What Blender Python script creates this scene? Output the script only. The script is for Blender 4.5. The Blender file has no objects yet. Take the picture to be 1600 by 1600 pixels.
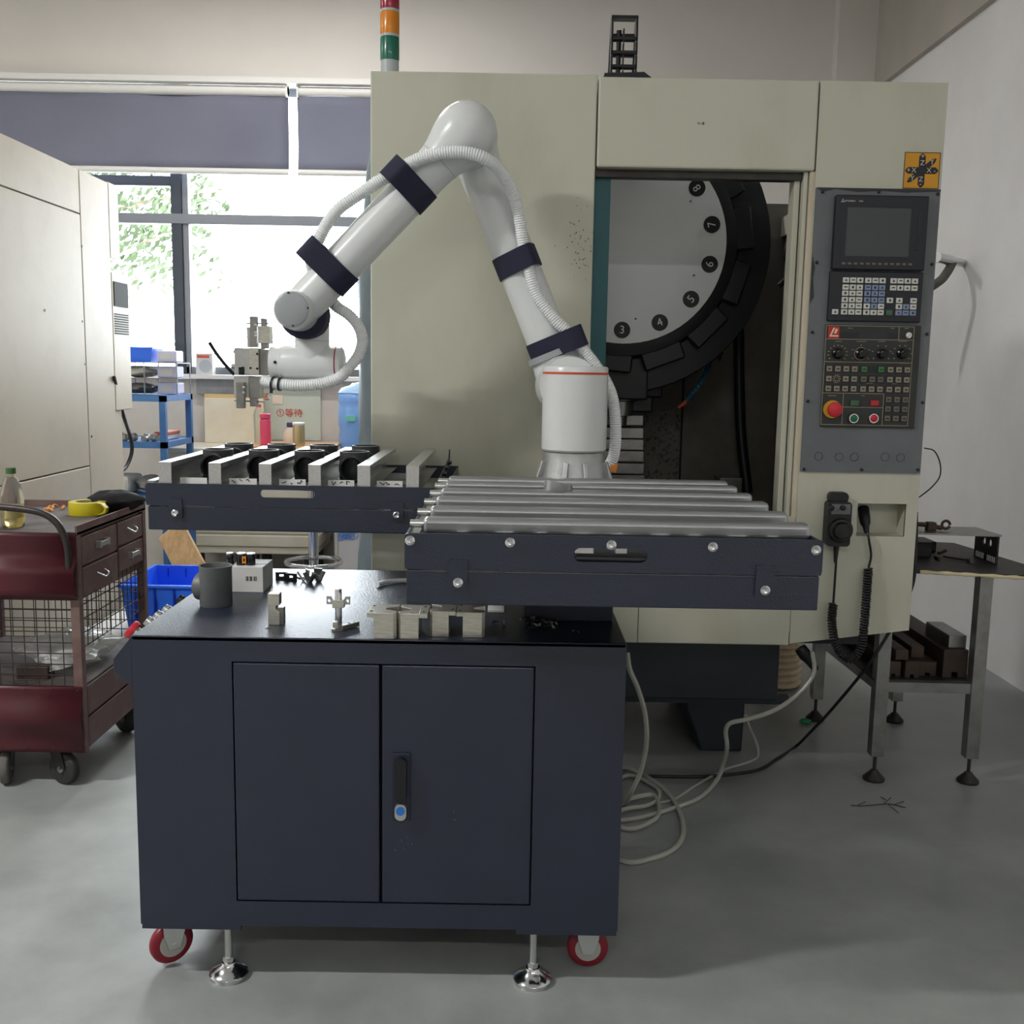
import bpy, bmesh, math, random
from mathutils import Vector, Matrix
from mathutils.geometry import tessellate_polygon, convex_hull_2d

random.seed(7)
scene = bpy.context.scene
COL = scene.collection
PI = math.pi

# ------------------------------------------------------------------ camera
CAM_H = 1.38
ROT = Matrix(((0.99985243, -0.01701587, -0.00236095),
              (0.0, 0.1374334, -0.99051101),
              (0.01717888, 0.99036484, 0.13741312)))
cam_data = bpy.data.cameras.new('camera')
cam_data.sensor_width = 36.0
cam_data.lens = 36.0
cam_data.clip_start = 0.02
cam = bpy.data.objects.new('camera', cam_data)
cam.matrix_world = Matrix.Translation((0, 0, CAM_H)) @ ROT.to_4x4()
COL.objects.link(cam)
scene.camera = cam

# ------------------------------------------------------------------ world (bright overcast sky)
world = bpy.data.worlds.new('overcast_sky')
scene.world = world
world.use_nodes = True
bg = world.node_tree.nodes['Background']
bg.inputs[0].default_value = (0.93, 0.97, 1.0, 1)
bg.inputs[1].default_value = 20.0

# ------------------------------------------------------------------ view / exposure
scene.view_settings.view_transform = 'Standard'
scene.view_settings.look = 'None'
scene.view_settings.gamma = 1.0
scene.view_settings.exposure = -0.12
scene.view_settings.use_curve_mapping = False
try:
    scene.cycles.use_denoising = True
    scene.cycles.max_bounces = 8
    scene.cycles.sample_clamp_indirect = 6.0
except Exception:
    pass

# key lamp first, then unseen lamps added as fill: (x, y, z, length along x, watts); fixtures are built further down
LAMPS = [(-3.5, 0.85, 3.85, 1.2, 205), (-0.6, -2.6, 3.85, 1.2, 55), (-5.0, 4.2, 3.85, 1.2, 40),
         (1.4, -2.6, 3.85, 1.2, 30), (-1.2, 5.4, 3.85, 1.2, 50)]
for (lx, ly, lz, ll, lw) in LAMPS:
    ld = bpy.data.lights.new('key_fill_light', 'AREA')
    ld.shape = 'RECTANGLE'; ld.size = ll; ld.size_y = 0.10
    ld.energy = lw; ld.color = (1.0, 0.985, 0.965)
    lo = bpy.data.objects.new('key_fill_light', ld)
    lo.location = (lx, ly, lz - 0.045)
    COL.objects.link(lo)
# sampling guide for the daylight that comes through the window
pd = bpy.data.lights.new('window_portal', 'AREA')
pd.shape = 'RECTANGLE'; pd.size = 3.9; pd.size_y = 2.0
pd.cycles.is_portal = True
po = bpy.data.objects.new('window_portal', pd)
po.location = (-2.95, 7.12, 2.25); po.rotation_euler = (-PI / 2, 0, 0)
COL.objects.link(po)

# ------------------------------------------------------------------ picture -> place
FPX = 1600.0
def _ray(x, y):
    return ROT @ Vector(((x - 800) / FPX, -(y - 800) / FPX, -1.0))
def at(x, y, Y):
    v = _ray(x, y)
    return Vector((0, 0, CAM_H)) + v * (Y / v.y)
def fl(x, y, z=0.0):
    v = _ray(x, y)
    return Vector((0, 0, CAM_H)) + v * ((z - CAM_H) / v.z)

# ------------------------------------------------------------------ materials
def s2l(c):
    c = c / 255.0
    return c / 12.92 if c <= 0.04045 else ((c + 0.055) / 1.055) ** 2.4
def rgb(t):
    return (s2l(t[0]), s2l(t[1]), s2l(t[2]), 1.0)
MATS = {}
def M(name, col, rough=0.5, metal=0.0, col2=None, vscale=6.0, lo=0.4, hi=0.7, bump=0.0, bscale=200.0,
      stretch=None, spec=None, trans=0.0, ior=1.45, rough2=None, emit=0.0, alpha=None, coat=0.0):
    m = bpy.data.materials.new(name)
    m.use_nodes = True
    nt = m.node_tree
    b = nt.nodes['Principled BSDF']
    b.inputs['Base Color'].default_value = rgb(col)
    b.inputs['Roughness'].default_value = rough
    b.inputs['Metallic'].default_value = metal
    b.inputs['IOR'].default_value = ior
    if spec is not None:
        b.inputs['Specular IOR Level'].default_value = spec
    if trans:
        b.inputs['Transmission Weight'].default_value = trans
    if coat:
        b.inputs['Coat Weight'].default_value = coat
    if emit:
        b.inputs['Emission Color'].default_value = rgb(col)
        b.inputs['Emission Strength'].default_value = emit
    if alpha is not None:
        b.inputs['Alpha'].default_value = alpha
    tc = nt.nodes.new('ShaderNodeTexCoord')
    vec = tc.outputs['Object']
    if stretch:
        mp = nt.nodes.new('ShaderNodeMapping')
        mp.inputs['Scale'].default_value = stretch
        nt.links.new(vec, mp.inputs['Vector'])
        vec = mp.outputs['Vector']
    if col2 is not None:
        n = nt.nodes.new('ShaderNodeTexNoise')
        n.inputs['Scale'].default_value = vscale
        n.inputs['Detail'].default_value = 6.0
        n.inputs['Roughness'].default_value = 0.62
        nt.links.new(vec, n.inputs['Vector'])
        r = nt.nodes.new('ShaderNodeValToRGB')
        r.color_ramp.elements[0].position = lo
        r.color_ramp.elements[1].position = hi
        r.color_ramp.elements[0].color = rgb(col)
        r.color_ramp.elements[1].color = rgb(col2)
        nt.links.new(n.outputs['Fac'], r.inputs['Fac'])
        nt.links.new(r.outputs['Color'], b.inputs['Base Color'])
        if rough2 is not None:
            mr = nt.nodes.new('ShaderNodeMapRange')
            mr.inputs['From Min'].default_value = lo
            mr.inputs['From Max'].default_value = hi
            mr.inputs['To Min'].default_value = rough
            mr.inputs['To Max'].default_value = rough2
            nt.links.new(n.outputs['Fac'], mr.inputs['Value'])
            nt.links.new(mr.outputs['Result'], b.inputs['Roughness'])
    if bump:
        n2 = nt.nodes.new('ShaderNodeTexNoise')
        n2.inputs['Scale'].default_value = bscale
        n2.inputs['Detail'].default_value = 3.0
        nt.links.new(vec, n2.inputs['Vector'])
        bp = nt.nodes.new('ShaderNodeBump')
        bp.inputs['Strength'].default_value = bump
        bp.inputs['Distance'].default_value = 0.002
        nt.links.new(n2.outputs['Fac'], bp.inputs['Height'])
        nt.links.new(bp.outputs['Normal'], b.inputs['Normal'])
    MATS[name] = m
    return m

M('wall_white', (240, 239, 238), 0.7, col2=(232, 231, 230), vscale=2, bump=0.1, bscale=18)
M('wall_paint', (218, 213, 207), 0.75, col2=(223, 218, 213), vscale=1.5, bump=0.15, bscale=18)
M('lower_wall_paint', (208, 203, 196), 0.75, col2=(196, 190, 182), vscale=3)
M('beam_paint', (176, 170, 160), 0.8, col2=(186, 180, 171), vscale=2, bump=0.2, bscale=20)
M('ceiling_paint', (205, 203, 198), 0.8)
M('concrete', (132, 136, 135), 0.3, col2=(160, 164, 162), vscale=2.2, lo=0.35, hi=0.72, bump=0.12, bscale=60, rough2=0.5)
M('cream_paint', (188, 188, 172), 0.42, col2=(174, 173, 155), vscale=3.0, lo=0.48, hi=0.78, stretch=(1, 1, 0.45), bump=0.06, bscale=120)
M('cream_side', (200, 189, 170), 0.5, col2=(182, 170, 150), vscale=2.5, lo=0.45, hi=0.8, bump=0.1, bscale=150)
M('navy_coat', (30, 37, 54), 0.33, bump=0.45, bscale=240, spec=0.7, col2=(33, 40, 57), vscale=8)
M('navy_dark', (30, 36, 54), 0.4, bump=0.3, bscale=420)
M('base_navy', (30, 36, 46), 0.45, col2=(38, 43, 50), vscale=5, bump=0.2, bscale=80)
M('teal_paint', (36, 92, 98), 0.45, col2=(30, 80, 88), vscale=4)
M('robot_white', (214, 217, 217), 0.28, col2=(206, 209, 210), vscale=4, coat=0.2)
M('robot_grey', (150, 155, 158), 0.35)
M('orange_ring', (196, 78, 48), 0.45)
M('red_ring', (150, 40, 50), 0.45)
M('cast_aluminium', (188, 190, 190), 0.38, 0.75, col2=(170, 172, 172), vscale=20, bump=0.15, bscale=150)
M('aluminium', (196, 198, 198), 0.28, 0.9, col2=(180, 182, 182), vscale=30, stretch=(1, 8, 1))
M('aluminium_rail', (205, 206, 206), 0.3, 0.85, col2=(188, 189, 189), vscale=12, stretch=(20, 1, 20))
M('roller_metal', (172, 174, 176), 0.36, 0.85, col2=(156, 158, 162), vscale=10, stretch=(1, 25, 25))
M('milled_aluminium', (204, 202, 192), 0.32, 0.8, col2=(182, 179, 168), vscale=30, stretch=(1, 1, 6))
M('steel', (150, 150, 148), 0.35, 0.9, col2=(128, 127, 124), vscale=14)
M('dark_steel', (70, 68, 66), 0.5, 0.6, col2=(54, 50, 47), vscale=9, bump=0.2, bscale=60)
M('rusty_steel', (62, 56, 52), 0.55, 0.5, col2=(84, 66, 54), vscale=18, bump=0.3, bscale=60)
M('chrome', (215, 216, 218), 0.12, 1.0)
M('zinc', (198, 200, 198), 0.3, 0.9)
M('hose_white', (226, 229, 230), 0.35)
M('strap_navy', (29, 31, 54), 0.75, bump=0.4, bscale=500)
M('black_plastic', (20, 21, 25), 0.42)
M('black_matte', (16, 17, 19), 0.75)
M('black_gloss', (10, 11, 14), 0.25)
M('black_iron', (42, 43, 45), 0.5, 0.35, col2=(54, 55, 57), vscale=12, bump=0.25, bscale=120)
M('fitting_grey', (92, 94, 96), 0.5, 0.25, col2=(106, 108, 110), vscale=9, bump=0.2, bscale=150)
M('wheel_red', (120, 22, 38), 0.35)
M('wheel_hub', (158, 158, 154), 0.45)
M('blind_fabric', (120, 122, 138), 0.85, col2=(112, 114, 130), vscale=1.2, bump=0.2, bscale=4)
M('white_metal', (225, 224, 220), 0.45)
M('frame_grey', (124, 128, 135), 0.45, 0.3)
M('frame_dark', (62, 68, 78), 0.5, 0.2)
M('disc_white', (234, 237, 239), 0.35, 0.0, col2=(226, 229, 232), vscale=2)
M('number_black', (16, 18, 22), 0.5)
M('number_white', (222, 222, 218), 0.5)
M('drum_black', (14, 17, 24), 0.45, col2=(19, 22, 29), vscale=4)
M('inner_wall', (112, 108, 99), 0.55, col2=(84, 80, 73), vscale=3, bump=0.1, bscale=50)
M('inner_speckled', (104, 101, 93), 0.6, col2=(48, 46, 42), vscale=60, lo=0.52, hi=0.62)
M('panel_grey', (104, 107, 111), 0.5, col2=(92, 95, 99), vscale=5, lo=0.4, hi=0.75)
M('panel_chipped', (48, 49, 52), 0.6)
M('panel_black', (26, 29, 37), 0.4)
M('panel_olive', (44, 46, 46), 0.5)
M('screen_grey', (62, 66, 69), 0.25)
M('key_white', (206, 207, 200), 0.5)
M('key_blue', (126, 142, 172), 0.5)
M('key_green', (62, 100, 72), 0.5)
M('key_beige', (140, 133, 114), 0.5)
M('key_dim', (104, 97, 84), 0.5)
M('key_lit_green', (58, 120, 62), 0.5)
M('gold_line', (150, 143, 114), 0.5)
M('print_white', (190, 190, 188), 0.6)
M('print_dark', (40, 40, 44), 0.6)
M('estop_red', (196, 40, 52), 0.4)
M('estop_yellow', (206, 160, 40), 0.5)
M('button_green', (30, 106, 70), 0.35)
M('button_red', (186, 30, 46), 0.35)
M('logo_red', (176, 44, 44), 0.5)
M('logo_cream', (226, 200, 170), 0.5)
M('sticker_yellow', (206, 146, 34), 0.5)
M('red_lens', (150, 24, 52), 0.22, coat=0.3)
M('amber_lens', (214, 130, 24), 0.25, coat=0.3)
M('green_lens', (24, 104, 84), 0.25, coat=0.3)
M('lens_grey', (176, 182, 184), 0.4)
M('cart_red', (84, 26, 36), 0.42, col2=(70, 30, 36), vscale=4, lo=0.4, hi=0.75, bump=0.15, bscale=25)
M('cart_brown', (96, 68, 66), 0.5, col2=(120, 100, 94), vscale=8, lo=0.45, hi=0.75, bump=0.15, bscale=50)
M('cart_top', (84, 76, 74), 0.6, col2=(58, 52, 50), vscale=10)
M('tube_iron', (60, 54, 52), 0.4, 0.5)
M('rubber', (44, 44, 44), 0.75, col2=(58, 56, 53), vscale=20)
M('rubber_grey', (104, 102, 96), 0.75, col2=(84, 82, 78), vscale=20)
M('oil_liquid', (226, 206, 130), 0.1, trans=0.85, ior=1.35)
M('clear_plastic', (232, 236, 226), 0.1, trans=0.92, ior=1.2)
M('green_cap', (58, 92, 52), 0.5)
M('tape_yellow', (186, 172, 30), 0.35)
M('tape_core', (150, 140, 80), 0.7)
M('black_cloth', (22, 21, 26), 0.9, bump=0.5, bscale=40)
M('orange_bits', (210, 140, 70), 0.6)
M('crate_blue', (52, 116, 245), 0.38)
M('crate_blue_dark', (24, 62, 186), 0.4)
M('foam_white', (214, 212, 206), 0.7)
M('plywood', (222, 186, 138), 0.6, col2=(196, 154, 104), vscale=6, stretch=(6, 6, 0.8))
M('film_clear', (225, 225, 222), 0.18, alpha=0.45)
M('white_card', (206, 206, 204), 0.6)
M('cell_black', (24, 24, 28), 0.25)
M('cell_orange', (214, 140, 50), 0.3)
M('cell_silver', (206, 208, 208), 0.25, 0.8)
M('rack_blue', (64, 112, 168), 0.5, col2=(52, 96, 150), vscale=8)
M('bag_white', (206, 206, 204), 0.4, col2=(168, 164, 158), vscale=14, lo=0.35, hi=0.7)
M('bag_grey', (150, 148, 146), 0.4, col2=(88, 86, 88), vscale=12)
M('box_lilac', (186, 186, 214), 0.6)
M('mixed_parts', (180, 178, 174), 0.4, 0.4, col2=(120, 112, 104), vscale=40)
M('orange_part', (190, 92, 50), 0.5)
M('bench_cream', (222, 216, 200), 0.5, col2=(212, 204, 186), vscale=5)
M('bench_wood', (216, 176, 140), 0.55)
M('board_cream', (230, 222, 200), 0.6, col2=(222, 206, 176), vscale=5)
M('board_edge', (218, 186, 130), 0.6)
M('board_grey', (140, 142, 142), 0.5, col2=(116, 118, 120), vscale=10)
M('board_green', (200, 210, 198), 0.6)
M('red_print', (214, 84, 64), 0.6)
M('pink_plastic', (232, 84, 116), 0.35)
M('label_cream', (232, 218, 200), 0.6)
M('jug_blue', (132, 176, 238), 0.2)
M('jug_film', (170, 204, 240), 0.2)
M('mint_label', (120, 204, 186), 0.5)
M('gold_tin', (206, 186, 140), 0.3, 0.6)
M('purple_cap', (84, 78, 116), 0.5)
M('dispenser_white', (216, 214, 216), 0.5)
M('flower_blue', (90, 140, 214), 0.6)
M('tarp_grey', (122, 134, 140), 0.45, col2=(108, 120, 126), vscale=6, bump=0.4, bscale=12)
M('white_strip', (226, 226, 224), 0.5)
M('rope_cream', (236, 218, 190), 0.7, col2=(222, 200, 168), vscale=20)
M('clear_tube', (196, 196, 188), 0.15, trans=0.35, ior=1.3)
M('black_cable', (20, 21, 24), 0.5)
M('green_cloth', (40, 130, 80), 0.7)
M('leaf_green', (46, 60, 32), 0.7, col2=(58, 72, 42), vscale=2)
M('bark', (110, 96, 84), 0.9)
M('lamp_diffuser', (255, 252, 244), 0.5, emit=6.0)
M('paper_white', (216, 216, 212), 0.7)
M('ink', (22, 22, 28), 0.6)
M('nozzle_blue', (40, 92, 120), 0.5)
M('nozzle_red', (200, 84, 64), 0.5)
M('orange_fitting', (226, 140, 60), 0.4)
M('blue_lock', (40, 110, 190), 0.4)
M('debris_brown', (66, 52, 44), 0.9)
M('sealant', (196, 186, 150), 0.6)

def glass_mat():
    m = bpy.data.materials.new('window_glass')
    m.use_nodes = True
    nt = m.node_tree
    for n in list(nt.nodes):
        nt.nodes.remove(n)
    out = nt.nodes.new('ShaderNodeOutputMaterial')
    mix = nt.nodes.new('ShaderNodeMixShader')
    tr = nt.nodes.new('ShaderNodeBsdfTransparent')
    tr.inputs[0].default_value = (0.95, 0.97, 0.98, 1)
    gl = nt.nodes.new('ShaderNodeBsdfGlossy')
    gl.inputs['Roughness'].default_value = 0.03
    fr = nt.nodes.new('ShaderNodeFresnel')
    fr.inputs[0].default_value = 1.3
    nt.links.new(fr.outputs[0], mix.inputs[0])
    nt.links.new(tr.outputs[0], mix.inputs[1])
    nt.links.new(gl.outputs[0], mix.inputs[2])
    nt.links.new(mix.outputs[0], out.inputs[0])
    MATS['window_glass'] = m
glass_mat()

# ------------------------------------------------------------------ geometry helpers
OFF = {}
def tag(o, label=None, cat=None, group=None, kind=None):
    if label: o['label'] = label
    if cat: o['category'] = cat
    if group: o['group'] = group
    if kind: o['kind'] = kind
    return o
def thing(name, label, cat, loc, group=None):
    o = bpy.data.objects.new(name, None)
    o.empty_display_size = 0.05
    o.location = loc
    COL.objects.link(o)
    OFF[o.name] = Vector(loc)
    return tag(o, label, cat, group)
def finish_mesh(me, smooth):
    me.validate()
    bm = bmesh.new(); bm.from_mesh(me)
    bmesh.ops.recalc_face_normals(bm, faces=bm.faces)
    bm.to_mesh(me); bm.free()
    if smooth:
        me.shade_smooth()
        me.set_sharp_from_angle(angle=math.radians(smooth if smooth > 1 else 38))
def link(name, me, parent=None, loc=(0, 0, 0), rot=None):
    o = bpy.data.objects.new(name, me)
    COL.objects.link(o)
    if parent is not None:
        o.parent = parent
    o.location = loc
    if rot is not None:
        o.rotation_euler = rot
    return o
def inst(name, me, wloc, parent=None, rot=None):
    """shared mesh placed at a world location under a parent"""
    off = OFF[parent.name] if parent is not None else Vector((0, 0, 0))
    o = link(name, me, parent, Vector(wloc) - off, rot)
    OFF[o.name] = Vector(wloc)
    return o

class G:
    def __init__(s):
        s.v = []; s.f = []
    def add(s, vs, fs):
        n = len(s.v)
        s.v += [Vector(p) for p in vs]
        s.f += [tuple(i + n for i in f) for f in fs]
        return s
    def box(s, x0, x1, y0, y1, z0, z1):
        v = [(x, y, z) for z in (z0, z1) for y in (y0, y1) for x in (x0, x1)]
        return s.add(v, [(0, 2, 3, 1), (4, 5, 7, 6), (0, 1, 5, 4), (2, 6, 7, 3), (0, 4, 6, 2), (1, 3, 7, 5)])
    def cbox(s, c, sx, sy, sz):
        return s.box(c[0] - sx / 2, c[0] + sx / 2, c[1] - sy / 2, c[1] + sy / 2, c[2] - sz / 2, c[2] + sz / 2)
    def obox(s, p0, p1, w, h, up=(0, 0, 1)):
        """bar from p0 to p1 with width w and height h"""
        p0 = Vector(p0); p1 = Vector(p1)
        d = (p1 - p0).normalized(); u = Vector(up)
        if abs(d.dot(u)) > 0.98: u = Vector((0, 1, 0))
        r = d.cross(u).normalized(); u = r.cross(d).normalized()
        vs = []
        for p in (p0, p1):
            for a, b in ((-1, -1), (1, -1), (1, 1), (-1, 1)):
                vs.append(p + r * (a * w / 2) + u * (b * h / 2))
        return s.add(vs, [(3, 2, 1, 0), (4, 5, 6, 7), (0, 1, 5, 4), (1, 2, 6, 5), (2, 3, 7, 6), (3, 0, 4, 7)])
    def rev(s, p0, p1, prof, n=24, cap=True, ref=None):
        """profile (distance along p0->p1, radius) turned about that axis; distances in metres"""
        p0 = Vector(p0); d = (Vector(p1) - p0).normalized()
        a = Vector(ref) if ref else (Vector((0, 0, 1)) if abs(d.z) < 0.9 else Vector((1, 0, 0)))
        u = d.cross(a).normalized(); w = d.cross(u)
        base = len(s.v); vs = []; fs = []
        for (t, r) in prof:
            for k in range(n):
                q = 2 * PI * k / n
                vs.append(p0 + d * t + (u * math.cos(q) + w * math.sin(q)) * max(r, 1e-5))
        for i in range(len(prof) - 1):
            for k in range(n):
                k2 = (k + 1) % n
                fs.append((i * n + k, i * n + k2, (i + 1) * n + k2, (i + 1) * n + k))
        if cap:
            if prof[0][1] > 1e-4: fs.append(tuple(reversed(range(n))))
            if prof[-1][1] > 1e-4: fs.append(tuple((len(prof) - 1) * n + k for k in range(n)))
        return s.add(vs, fs)
    def cyl(s, p0, p1, r, r1=None, n=20, bev=0.0):
        L = (Vector(p1) - Vector(p0)).length
        r1 = r if r1 is None else r1
        if bev:
            return s.rev(p0, p1, [(0, r - bev), (bev * .3, r - bev * .3), (bev, r), (L - bev, r1), (L - bev * .3, r1 - bev * .3), (L, r1 - bev)], n)
        return s.rev(p0, p1, [(0, r), (L, r1)], n)
    def tube(s, pts, r, n=8, cap=True):
        pts = [Vector(p) for p in pts]
        m = len(pts)
        rr = r if callable(r) else (lambda i: r)
        d0 = (pts[1] - pts[0]).normalized()
        a = Vector((0, 0, 1)) if abs(d0.z) < 0.9 else Vector((1, 0, 0))
        u = d0.cross(a).normalized()
        vs = []; fs = []
        for i in range(m):
            d = (pts[min(i + 1, m - 1)] - pts[max(i - 1, 0)])
            d = d.normalized() if d.length > 1e-9 else d0
            u = (u - d * u.dot(d))
            u = u.normalized() if u.length > 1e-6 else d.orthogonal().normalized()
            w = d.cross(u)
            for k in range(n):
                q = 2 * PI * k / n
                vs.append(pts[i] + (u * math.cos(q) + w * math.sin(q)) * rr(i))
        for i in range(m - 1):
            for k in range(n):
                k2 = (k + 1) % n
                fs.append((i * n + k, i * n + k2, (i + 1) * n + k2, (i + 1) * n + k))
        if cap:
            fs.append(tuple(reversed(range(n)))); fs.append(tuple((m - 1) * n + k for k in range(n)))
        return s.add(vs, fs)
    def plate(s, outer, holes, axis, a0, a1):
        """flat outline with holes, extruded along an axis. 2d order: axis y -> (x,z); axis x -> (y,z); axis z -> (x,y)"""
        loops = [outer] + list(holes)
        flat = [p for l in loops for p in l]
        tris = tessellate_polygon([[Vector((p[0], p[1], 0)) for p in l] for l in loops])
        def P(p, a):
            return (p[0], a, p[1]) if axis == 'y' else ((a, p[0], p[1]) if axis == 'x' else (p[0], p[1], a))
        n = len(flat)
        vs = [P(p, a0) for p in flat] + [P(p, a1) for p in flat]
        fs = [tuple(t) for t in tris] + [tuple(i + n for i in reversed(t)) for t in tris]
        o = 0
        for l in loops:
            k = len(l)
            for i in range(k):
                j = (i + 1) % k
                fs.append((o + i, o + j, o + j + n, o + i + n))
            o += k
        return s.add(vs, fs)
    def sphere(s, c, r, n=12, sz=(1, 1, 1)):
        c = Vector(c); rings = max(4, n // 2)
        vs = []; fs = []
        for i in range(rings + 1):
            th = PI * i / rings
            for k in range(n):
                q = 2 * PI * k / n
                vs.append((c.x + r * sz[0] * math.sin(th) * math.cos(q) + 0, c.y + r * sz[1] * math.sin(th) * math.sin(q), c.z + r * sz[2] * math.cos(th)))
        for i in range(rings):
            for k in range(n):
                k2 = (k + 1) % n
                fs.append((i * n + k, (i + 1) * n + k, (i + 1) * n + k2, i * n + k2))
        s.add(vs, fs)
        return s
    def mesh(s, name, mat, smooth=False, off=Vector((0, 0, 0)), weld=False):
        me = bpy.data.meshes.new(name)
        me.from_pydata([tuple(p - off) for p in s.v], [], s.f)
        if weld:
            bm = bmesh.new(); bm.from_mesh(me)
            bmesh.ops.remove_doubles(bm, verts=bm.verts, dist=1e-5)
            bm.to_mesh(me); bm.free()
        me.materials.append(MATS[mat])
        finish_mesh(me, smooth)
        return me
    def build(s, name, mat, parent=None, smooth=False, bevel=0.0, origin=None, label=None, weld=False):
        if parent is not None:
            off = OFF[parent.name]
            o = link(name, s.mesh(name, mat, smooth, off, weld), parent)
            OFF[o.name] = off
        else:
            off = Vector(origin) if origin is not None else Vector((0, 0, 0))
            o = link(name, s.mesh(name, mat, smooth, off, weld), None, off)
            OFF[o.name] = off
        if bevel:
            b = o.modifiers.new('edges', 'BEVEL')
            b.width = bevel; b.segments = 2; b.limit_method = 'ANGLE'; b.angle_limit = math.radians(40)
        if label: o['label'] = label
        return o

def rect(x0, x1, z0, z1):
    return [(x0, z0), (x1, z0), (x1, z1), (x0, z1)]
def rrect(x0, x1, z0, z1, r, n=5):
    out = []
    for cx, cz, a in ((x1 - r, z1 - r, 0), (x0 + r, z1 - r, 90), (x0 + r, z0 + r, 180), (x1 - r, z0 + r, 270)):
        for k in range(n + 1):
            q = math.radians(a + 90 * k / n)
            out.append((cx + r * math.cos(q), cz + r * math.sin(q)))
    return out
def circ(cx, cz, r, n=20):
    return [(cx + r * math.cos(2 * PI * k / n), cz + r * math.sin(2 * PI * k / n)) for k in range(n)]
def smooth_path(pts, per=8):
    """Catmull-Rom through the points"""
    pts = [Vector(p) for p in pts]
    P = [pts[0] * 2 - pts[1]] + pts + [pts[-1] * 2 - pts[-2]]
    out = []
    for i in range(1, len(P) - 2):
        a, b, c, d = P[i - 1], P[i], P[i + 1], P[i + 2]
        for k in range(per):
            t = k / per
            out.append(0.5 * ((2 * b) + (c - a) * t + (2 * a - 5 * b + 4 * c - d) * t * t + (3 * b - a - 3 * c + d) * t ** 3))
    out.append(pts[-1])
    return out
def resample(pts, step):
    out = [pts[0]]; acc = 0.0
    for i in range(1, len(pts)):
        a, b = pts[i - 1], pts[i]
        L = (b - a).length
        if L < 1e-9: continue
        while acc + L >= step:
            t = (step - acc) / L
            a = a + (b - a) * t
            out.append(a.copy()); L = (b - a).length; acc = 0.0
        acc += L
    return out
_TXT = {}
def text_mesh(s, size, mat, depth=0.0008):
    key = (s, round(size, 5), mat)
    if key in _TXT: return _TXT[key]
    cu = bpy.data.curves.new('lettering', 'FONT')
    cu.body = s; cu.size = size; cu.align_x = 'CENTER'; cu.align_y = 'CENTER'; cu.extrude = depth; cu.resolution_u = 3
    ob = bpy.data.objects.new('lettering_source', cu)
    COL.objects.link(ob)
    dg = bpy.context.evaluated_depsgraph_get(); dg.update()
    me = bpy.data.meshes.new_from_object(ob.evaluated_get(dg))
    bpy.data.objects.remove(ob); bpy.data.curves.remove(cu)
    me.materials.clear(); me.materials.append(MATS[mat])
    _TXT[key] = me
    return me
def front_text(s, size, mat, wloc, parent, name='lettering', rotz=0.0, depth=0.0008):
    """lettering on a surface that faces the -y side"""
    return inst(name, text_mesh(s, size, mat, depth), wloc, parent, (PI / 2, -rotz, 0))
def struct(o):
    o['kind'] = 'structure'
    return o

# ================================================================== THE ROOM
RX0, RX1, RY0, RY1, RZ = -6.5, 2.30, -5.0, 6.9, 4.3
struct(G().box(RX0 - .2, RX1 + .2, RY0 - .2, RY1 + .3, -0.1, 0.0).build('floor', 'concrete'))
struct(G().box(RX0 - .2, RX1 + .2, RY0 - .2, RY1 + .3, RZ, RZ + .1).build('ceiling', 'ceiling_paint'))
struct(G().box(RX1, RX1 + .2, RY0, RY1, 0, RZ).build('wall_right', 'wall_white'))
struct(G().box(RX0 - .2, RX0, RY0, RY1, 0, RZ).build('wall_left', 'wall_paint'))
struct(G().box(RX0, RX1, RY0 - .2, RY0, 0, RZ).build('wall_front', 'wall_paint'))
WX0, WX1, WZ0, WZ1 = -4.9, -0.75, 1.315, 3.17
struct(G().plate(rect(RX0, RX1, 0, RZ), [rect(WX0, WX1, WZ0, WZ1)], 'y', RY1, RY1 + .25).build('wall_back', 'wall_paint'))
struct(G().box(RX1 - .035, RX1, 0.5, RY1, 3.18, RZ).build('trim_1', 'beam_paint'))
cx0 = at(1310, 60, 6.8).x; cx1 = RX1 - .035
struct(G().box(cx0, RX1, 6.8, RY1, 0, RZ).build('trim_2', 'wall_paint'))
struct(G().box(WX0, WX1, 6.80, RY1 + .01, 3.155, 3.19).build('trim_3', 'white_metal'))
struct(G().box(WX0, WX1, 6.82, 7.0, 1.285, 1.315).build('trim_4', 'white_metal', bevel=.004))
struct(G().box(WX0 - .5, -0.3, RY1 - .006, RY1, 0, 1.285).build('baseboard_back', 'lower_wall_paint'))

# window behind the bench
win = bpy.data.objects.new('window_1', None); win.location = (-2.8, 7.05, WZ0); COL.objects.link(win); OFF[win.name] = Vector(win.location)
struct(win)
mx = at(285, 400, 7.03).x
tz = at(300, 343, 7.03).z
g = G()
g.box(WX0, WX1, 7.0, 7.07, WZ0, WZ0 + .05); g.box(WX0, WX1, 7.0, 7.07, WZ1 - .05, WZ1)
g.box(WX0, WX0 + .05, 7.0, 7.07, WZ0, WZ1); g.box(WX1 - .05, WX1, 7.0, 7.07, WZ0, WZ1)
g.build('window_frame', 'frame_grey', win)
G().box(mx - .055, mx + .015, 6.985, 7.08, WZ0, WZ1).build('mullion', 'frame_dark', win, bevel=.004)
G().box(mx + .015, mx + .055, 7.0, 7.07, WZ0, WZ1).build('mullion', 'frame_grey', win, bevel=.004)
mx2 = mx + 1.45; mx3 = mx - 1.4
for xx in (mx2, mx3):
    G().box(xx - .035, xx + .035, 6.99, 7.08, WZ0, WZ1).build('mullion', 'frame_grey', win, bevel=.004)
G().box(WX0 + .05, WX1 - .05, 6.98, 7.06, tz - .035, tz + .03).build('transom', 'frame_grey', win, bevel=.004)
tz2 = at(220, 284, 7.03).z
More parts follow.
